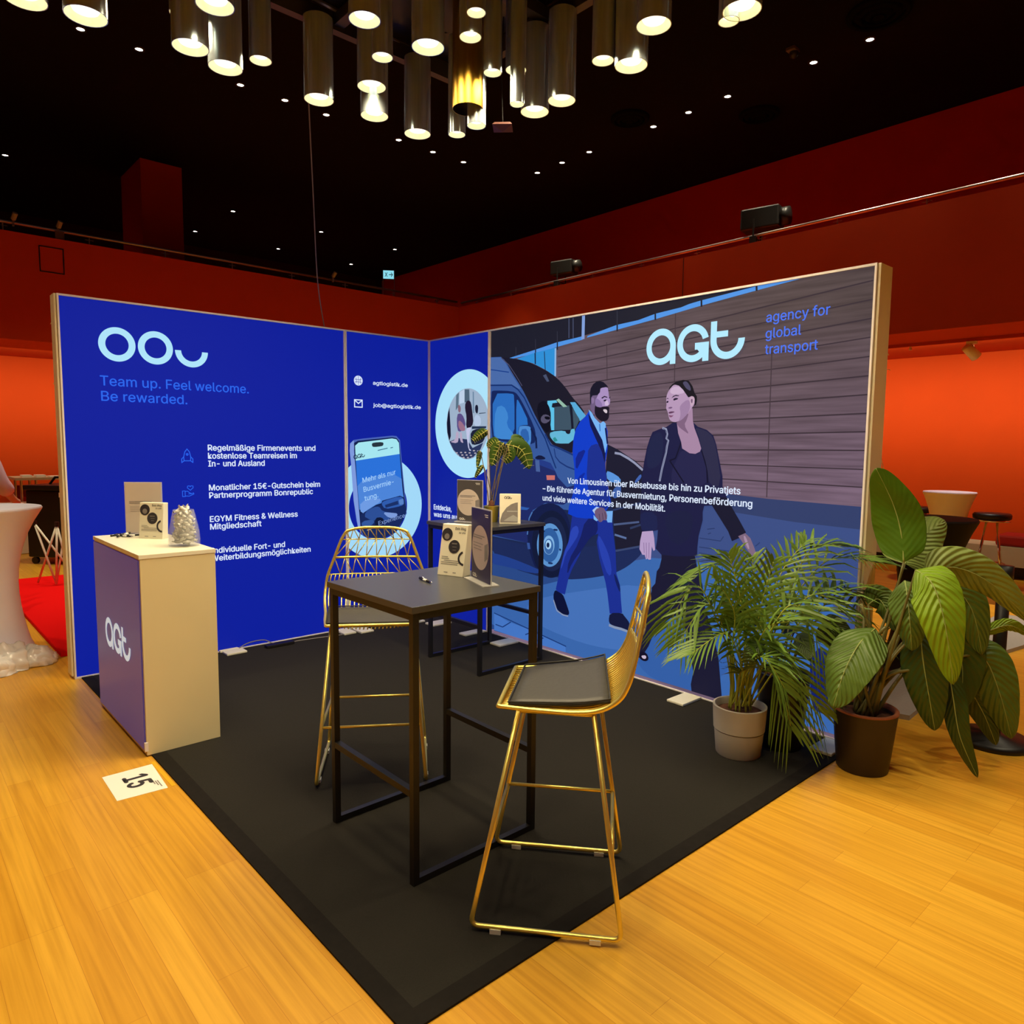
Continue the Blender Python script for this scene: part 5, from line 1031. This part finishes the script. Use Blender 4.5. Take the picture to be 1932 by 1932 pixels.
for lb, x, y, r in (('round black ceiling air outlet near the right picture edge', 4.10, -2.08, .30), ('round black ceiling air outlet right of the chandelier', 4.13, 1.15, .26), ('faint round black ceiling air outlet nearest the right wall', 5.29, -.10, .26)):
    t = thing('air_outlet', lb, 'air vent', (x, y, ZC)); 
    for k, rr in enumerate((r, r * .72, r * .44)): MB().lathe([(rr, -.001), (rr, -.03), (rr - .05, -.045 - .01 * k), (rr - .055, -.03), (rr - .05, -.001)], (0, 0, 0), 32).build('ring', M_vent, t, True)
    MB().cyl((0, 0, -.06), r * .18, .058, 20).build('hub', M_vent, t)
t = thing('ceiling_camera', 'small pale dome camera on the black ceiling near two downlights', 'camera', (4.11, -1.16, ZC)); MB().box((-.06, -.05, -.03), (.06, .05, -.001)).build('bracket', M_rail, t); MB().lathe([(.05, 0), (.045, -.04), (.02, -.06), (1e-4, -.065)], (0.03, 0, -.03), 18).build('dome', M_dark, t, True)
# ------------------------------------------------------------------ balcony rails and what stands up there
def handrail(label, p, q, n, d):
    t = thing('balcony_handrail', label, 'handrail'); P, Q = Vector(p), Vector(q)
    MB().tube([P, Q], .018, 10).build('rail', M_rail, t, True)
    for k in range(n):
        a = P.lerp(Q, (k + .5) / n); b = MB(); b.tube([a, a + Vector((0, 0, PT - a.z))], .008, 6); b.tube([a + Vector((0, 0, -.05)) - (Q - P).normalized() * .05, a + Vector((0, 0, -.05)) + (Q - P).normalized() * .05], .005, 6); b.build('post', M_rail, t)
    return t
handrail('steel handrail along the top of the right balcony', (XB + .075, -9.5, 4.24), (XB + .075, 5.55, 4.22), 16, 1)
handrail('steel handrail along the top of the left balcony', (XB + .02, YB + .075, 4.24), (-8.5, YB + .075, 4.26), 14, 0)
def projector(label, y, s=1.0):
    t = thing('stage_spotlight', label, 'stage light', (XB + .20, y, 4.42), radians(12))
    MB().box((-.13 * s, -.30 * s, -.10 * s), (.13 * s, .18 * s, .16 * s)).build('housing', M_black, t, bevel=.02); MB().tube([(0, -.30 * s, .03), (0, -.40 * s, .03)], .11 * s, 18).build('lens_tube', M_black, t, True)
    MB().tube([(-.15 * s, 0, .02), (-.15 * s, 0, -.2), (.15 * s, 0, -.2), (.15 * s, 0, .02)], .012, 6).build('yoke', M_black, t); MB().box((-.17, -.04, -.32), (-.10, .04, -.2)).build('clamp', M_black, t); return t
projector('black stage spotlight on the right balcony rail, the nearer one', -.42); projector('black stage spotlight on the right balcony rail, the farther one', 3.05, .85)
for lb, x, kd in (('small pale spotlight on the left balcony rail at the picture edge', -2.30, 0), ('small pale spotlight on the left balcony rail with grey box', -1.82, 1), ('small pale spotlight on the left balcony rail near the corner', 2.05, 0)):
    t = thing('small_spotlight', lb, 'stage light', (x, YB + .06, 4.27)); MB().tube([(0, 0, .02), (.02, -.05, .09)], .030, 10).build('head', M_grey, t); MB().box((-.012, -.005, -.06), (.012, .02, .03)).build('clamp', M_rail, t)
    if kd: MB().box((-.04, -.02, -.16), (.06, .02, -.03)).build('dimmer_box', mat('dull_brown_box', (.10, .06, .04), .6), t)
ex = thing('exit_sign', 'lit pale blue exit sign above the left balcony near the corner', 'sign', (3.72, 6.55, 4.66), radians(-35))
ex.scale = (.62, 1, 1)
MB().box((-.17, -.03, 0), (.17, .03, .17)).build('housing', M_rail, ex); MB().box((-.16, -.034, .01), (.16, -.03, .16)).build('lit_panel', mat('exit_sign_glow', (.3, .7, .8), .5, emit=1.0, ecol=(.25, .72, .85)), ex)
strokes(lambda u, v, o: Vector((u, -.034 - o, v)), [[(-.10, .05), (-.04, .12)], [(-.10, .12), (-.04, .05)], [(.02, .085), (.12, .085)], [(.08, .12), (.12, .085), (.08, .05)]], .014, mat('exit_sign_mark', (.02, .14, .18), .5), ex, 'pictogram', .001)
MB().tube([(-.17, 0, .02), (-.17, 0, -1.638)], .012, 6).build('post', M_rail, ex); MB().tube([(.17, 0, .17), (.17, 0, -1.638)], .010, 6).build('post', M_rail, ex)
# track with spot on the soffit under the right balcony
tr = thing('light_track', 'red painted lighting track under the right balcony', 'light track', (5.5, -2.5, SOF)); MB().box((-.02, -6, -.035), (.02, 8, -.001)).build('rail', M_red, tr); MB().tube([(0, .42, -.035), (0, .42, -.075)], [.012, .02], 8).build('end_plug', M_white, tr)
sp = thing('track_spotlight', 'white track spotlight hanging under the right balcony', 'spotlight', (5.5, -2.72, SOF - .036))
MB().box((-.03, -.05, -.03), (.03, .05, 0)).build('adapter', M_white, sp); MB().tube([(-.045, 0, -.03), (-.055, 0, -.10)], .010, 6).build('yoke', M_white, sp); MB().tube([(.045, 0, -.03), (.055, 0, -.10)], .010, 6).build('yoke', M_white, sp)
MB().tube([(-.05, .04, -.06), (.05, -.04, -.17)], [.055, .06], 18).build('head', M_white, sp, True)
l_ = light('spot_beam', 'SPOT', (.06, -.05, -.185), 70.0, sp, (1.0, .93, .80), spot_size=radians(85), spot_blend=.6, shadow_soft_size=.05); l_.rotation_euler = (radians(8), radians(22), 0)
# ------------------------------------------------------------------ right background
def stretch_table(label, c, r, h, m, base=.27):
    t = thing('stretch_table', label, 'standing table', c); pr = [(base, 0), (base * .93, .03)]
    for k in range(1, 13): f = k / 12; pr.append((.13 + (base - .13) * (1 - f) ** 2.2 * .8 + (r - .13) * f ** 3.2, .03 + (h - .05) * f))
    pr[-1] = (r, h - .02); 
    MB().lathe(pr, (0, 0, 0), 48).build('cover', m, t, True); MB().lathe([(r, h - .02), (r + .002, h - .01), (r - .004, h), (1e-4, h)], (0, 0, 0), 48).build('tabletop', m, t, False); return t
stretch_table('black stretch-covered standing table behind the big plant', (1.68, -3.62, .03), .295, 1.07, M_stretchb)
stretch_table('white stretch-covered standing table before the orange wall', (5.63, -2.56, 0), .275, 1.08, M_stretchw)
def bar_chrome(label, c, rz):
    t = thing('chrome_bar_stool', label, 'bar stool', c, rz)
    MB().lathe([(1e-4, .78), (.17, .78), (.19, .79), (.193, .83), (.18, .85), (1e-4, .852)], (0, 0, 0), 28).build('seat', M_dark, t, True); MB().lathe([(.165, .755), (.185, .76), (.185, .779), (1e-4, .779)], (0, 0, 0), 28).build('seat_ring', M_chrome, t, True)
    for a in (45, 135, 225, 315): MB().tube([(.07 * cos(radians(a)), .07 * sin(radians(a)), .76), (.20 * cos(radians(a)), .20 * sin(radians(a)), .0)], .011, 8).build('leg', M_chrome, t, True)
    MB().tube([(.155 * cos(2 * pi * k / 24), .155 * sin(2 * pi * k / 24), .27) for k in range(24)], .009, 8, True).build('foot_ring', M_chrome, t, True); return t
bar_chrome('black-seated chrome bar stool right of the white standing table', (5.76, -2.97, 0), .2)
bar_chrome('black-seated chrome bar stool left behind the white standing table', (6.02, -2.08, 0), .6)
tag(MB().box((6.47, -4.6, .401), (6.92, -2.84, .54)).build('bench_cushion', noisy(mat('dark_red_cushion', (.32, .006, .004), .7), amt=.1), bevel=.03), 'dark red seat cushion on the pale bench at the orange wall', 'cushion')
po = thing('barrier_post', 'black barrier post with round base at the right edge', 'barrier post', (.64, -4.33, 0))
MB().lathe([(1e-4, 0), (.185, 0), (.185, .02), (.17, .035), (.04, .05), (.034, .06)], (0, 0, 0), 40).build('base', M_black, po, True); MB().tube([(0, 0, .055), (0, 0, .88)], .032, 20).build('post', M_black, po, True); MB().tube([(0, 0, .88), (0, 0, .965)], .041, 20).build('belt_head', M_dark, po, True)
# ------------------------------------------------------------------ left background
stretch_table('white stretch-covered standing table at the left picture edge', (-3.22, .88, 0), .35, 1.10, M_stretchw, .30)
from mathutils import noise
rs = random.Random(5); mb = MB()
for k in range(7):
    a = k * 2.1; cx, cy, rr = (.17 * cos(a) if k else 0), (.12 * sin(a) if k else 0), (.10 if k else .135); rows = []
    for i in range(17):
        th = pi * .56 * i / 16; row = []
        for j in range(33):
            ph = 2 * pi * j / 32; v = Vector((sin(th) * cos(ph), sin(th) * sin(ph), cos(th)))
            d = rr * (1 + .30 * noise.noise(v * 2.2 + Vector((k * 3, 0, 0))) + .16 * abs(noise.noise(v * 6 + Vector((0, k * 5, 0)))) - .10 * abs(noise.noise(v * 11 + Vector((0, 0, k)))))
            row.append((cx + v.x * d * 1.25, cy + v.y * d * 1.1, max(.003, v.z * d * 1.15 + .01)))
        rows.append(row)
    mb.grid(rows)
tag(mb.build('plastic_sheet', mat('crumpled_clear_plastic', (.95, .92, .88), .20, alpha=.88, spec=.8), None, True, loc=(-3.17, .56, 0)), 'crumpled clear plastic sheet on the floor at the white standing table', 'plastic sheet')
tf = thing('display_frame', 'folded white pop-up display frame standing on the red carpet', 'display frame')
TRP = {'a': (-2.506, 3.763, 0.68), 'b': (-2.34, 3.532, 0.678), 'c': (-2.27, 3.538, 0.586), 'd': (-2.379, 3.479, 0.048), 'e': (-2.513, 3.686, 0.048), 'f': (-2.28, 3.423, 0.24), 'g': (-2.244, 3.447, 0.048)}
for i, (a, b) in enumerate((('a', 'd'), ('a', 'f'), ('b', 'd'), ('b', 'e'), ('c', 'd'), ('b', 'f'), ('c', 'g'))): MB().tube([TRP[a], TRP[b]], .011, 7).build('strut', M_whitepad, tf, True)
for k in 'abc': MB().tube([Vector(TRP[k]) + Vector((0, 0, -.02)), Vector(TRP[k]) + Vector((0, 0, .03))], .022, 8).build('hub', M_dark, tf)
fc = thing('flight_case', 'tall black case on wheels before the far orange wall', 'case', (-1.93, 5.38, 0), radians(-48))
MB().box((-.34, -.25, .09), (.42, .25, .94)).build('body', M_dark, fc, bevel=.015); MB().box((-.36, -.27, .945), (.44, .27, 1.01)).build('lid', M_dark, fc, bevel=.01); part(MB().box((.12, -.256, .86), (.20, -.2505, .92)).build('label_plate', M_white, fc), 'white tag')
for x in (-.28, .36):
    for y in (-.2, .2): MB().tube([(x, y - .02, .045), (x, y + .02, .045)], .044, 14).build('wheel', M_black, fc)
MB().tube([(-.2, 0, 1.01), (-.12, 0, 1.1), (.0, 0, 1.1), (.08, 0, 1.01)], .016, 8).build('handle', M_dark, fc)
bt = thing('buffet_table', 'long pale table with papers along the far orange wall', 'table', (-.6, 7.25, 0))
MB().box((-1.66, -.35, 1.0), (1.7, .35, 1.035)).build('tabletop', mat('pale_tabletop', (.50, .42, .30), .5), bt)
for x in (-1.58, -1.40, 1.6):
    for y in (-.28, .28): MB().tube([(x, y, 0), (x, y, 1.0)], .018, 8).build('leg', M_rail, bt)
rs = random.Random(2)
for i, lb in enumerate(('leftmost of the paper stacks on the far pale table', 'second paper stack from the left on the far pale table', 'third paper stack from the left on the far pale table', 'rightmost paper stack on the far pale table')):
    x = -2.1 + i * .17; tag(MB().box((x - .06, 7.0, 1.036), (x + .06, 7.2, 1.05 + .02 * rs.random())).build('paper_stack', M_white), lb, 'papers', 'paper stacks on the far table')
tag(MB().box((-2.9, 6.45, .0), (-1.98, 6.85, .70)).build('white_cabinet', M_whitepad, bevel=.01), 'low white cabinet under the far pale table', 'cabinet')
fx = thing('wall_box', 'dark red wall box on the far orange wall', 'wall box', (-2.03, YW, .80)); MB().box((-.11, -.06, -.09), (.11, 0, .09)).build('housing', mat('dark_red_box', (.20, .004, .006), .5), fx, bevel=.01); MB().tube([(-.06, -.065, .0), (-.06, -.06, .0)], .012, 10).build('knob', M_white, fx)
# person leaning at the far table, mostly outside the picture
pe = thing('person', 'person in a pale lilac top standing at the left picture edge', 'person', (-3.12, 2.75, 0.035), radians(-40))
SKIN = noisy(mat('skin', (.55, .28, .19), .5), amt=.06); LIL = noisy(mat('lilac_cloth', (.62, .52, .68), .8), amt=.06, nscale=12); TRO = noisy(mat('pink_skirt_cloth', (.55, .22, .24), .8), amt=.06)
def skin(name, verts, edges, m, parent, lv=2):
    me = bpy.data.meshes.new(name); me.from_pydata([v[:3] for v in verts], edges, []); o = bpy.data.objects.new(name, me); COL.objects.link(o); o.parent = parent
    o.modifiers.new('skin', 'SKIN').use_smooth_shade = True; md = o.modifiers.new('sub', 'SUBSURF'); md.levels = lv; md.render_levels = lv
    for i, v in enumerate(verts): me.skin_vertices[0].data[i].radius = v[3] if isinstance(v[3], tuple) else (v[3], v[3])
    me.skin_vertices[0].data[0].use_root = True; me.materials.append(m); return o
body = skin('body', [(0, 0, .92, (.15, .11)), (0, 0, 1.15, (.13, .10)), (0, 0, 1.36, (.15, .10)), (0, 0, 1.47, .055), (0, .02, 1.56, .06), (0, .03, 1.66, .085),
    (.17, 0, 1.40, .055), (.24, .02, 1.14, .045), (.27, .16, .98, .032), (.28, .22, .95, .03), (-.17, 0, 1.40, .055), (-.24, .0, 1.14, .045), (-.25, .06, .90, .032), (-.25, .08, .83, .03),
    (.09, 0, .86, .09), (.10, .01, .48, .06), (.10, 0, .08, .045), (.10, .12, .035, .035), (-.09, 0, .86, .09), (-.10, .01, .48, .06), (-.10, 0, .08, .045), (-.10, .12, .035, .035)],
    [(0, 1), (1, 2), (2, 3), (3, 4), (4, 5), (2, 6), (6, 7), (7, 8), (8, 9), (2, 10), (10, 11), (11, 12), (12, 13), (0, 14), (14, 15), (15, 16), (16, 17), (0, 18), (18, 19), (19, 20), (20, 21)], SKIN, pe)
skin('blouse', [(0, 0, .98, (.165, .125)), (0, 0, 1.16, (.145, .115)), (0, 0, 1.37, (.165, .115)), (.18, 0, 1.40, .075), (.25, .02, 1.14, .07), (.27, .12, 1.03, .085), (-.18, 0, 1.40, .075), (-.25, 0, 1.14, .07), (-.26, .05, .98, .08)], [(0, 1), (1, 2), (2, 3), (3, 4), (4, 5), (2, 6), (6, 7), (7, 8)], LIL, pe)
MB().lathe([(.15, .98), (.20, .80), (.25, .5), (.28, .25)], (0, 0, 0), 24).build('skirt', TRO, pe, True)
MB().lathe([(1e-4, 1.775), (.06, 1.76), (.092, 1.70), (.095, 1.64), (.08, 1.58), (.06, 1.55)], (0, -.012, 0), 20).build('hair', noisy(mat('brown_hair', (.10, .04, .02), .7), amt=.3), pe, True)
for s in (-1, 1): MB().lathe([(1e-4, .011), (.008, .006), (.011, 0), (.008, -.006), (1e-4, -.011)], (s * .032, .108, 1.665), 10).build('eye', M_white, pe, True)
MB().tube([(0, .105, 1.665), (0, .132, 1.63), (0, .11, 1.618)], [.009, .014, .008], 8).build('nose', SKIN, pe, True); MB().tube([(-.026, .106, 1.590), (0, .116, 1.588), (.026, .106, 1.590)], .007, 8).build('mouth', mat('lips', (.35, .06, .05), .5), pe, True)
for s, base in ((1, Vector((.28, .22, .95))), (-1, Vector((-.25, .08, .83)))):
    for k in range(4): d = Vector((-.03 + .02 * k, .03, -.01)); MB().tube([base + d * .6, base + d + Vector((0, .035, -.02)), base + d + Vector((0, .05 + .008 * (k in (1, 2)), -.045))], [.009, .008, .006], 7).build('finger', SKIN, pe, True)
    MB().tube([base, base + Vector((-s * .035, .02, -.01)), base + Vector((-s * .045, .045, -.025))], [.011, .009, .007], 7).build('thumb', SKIN, pe, True)
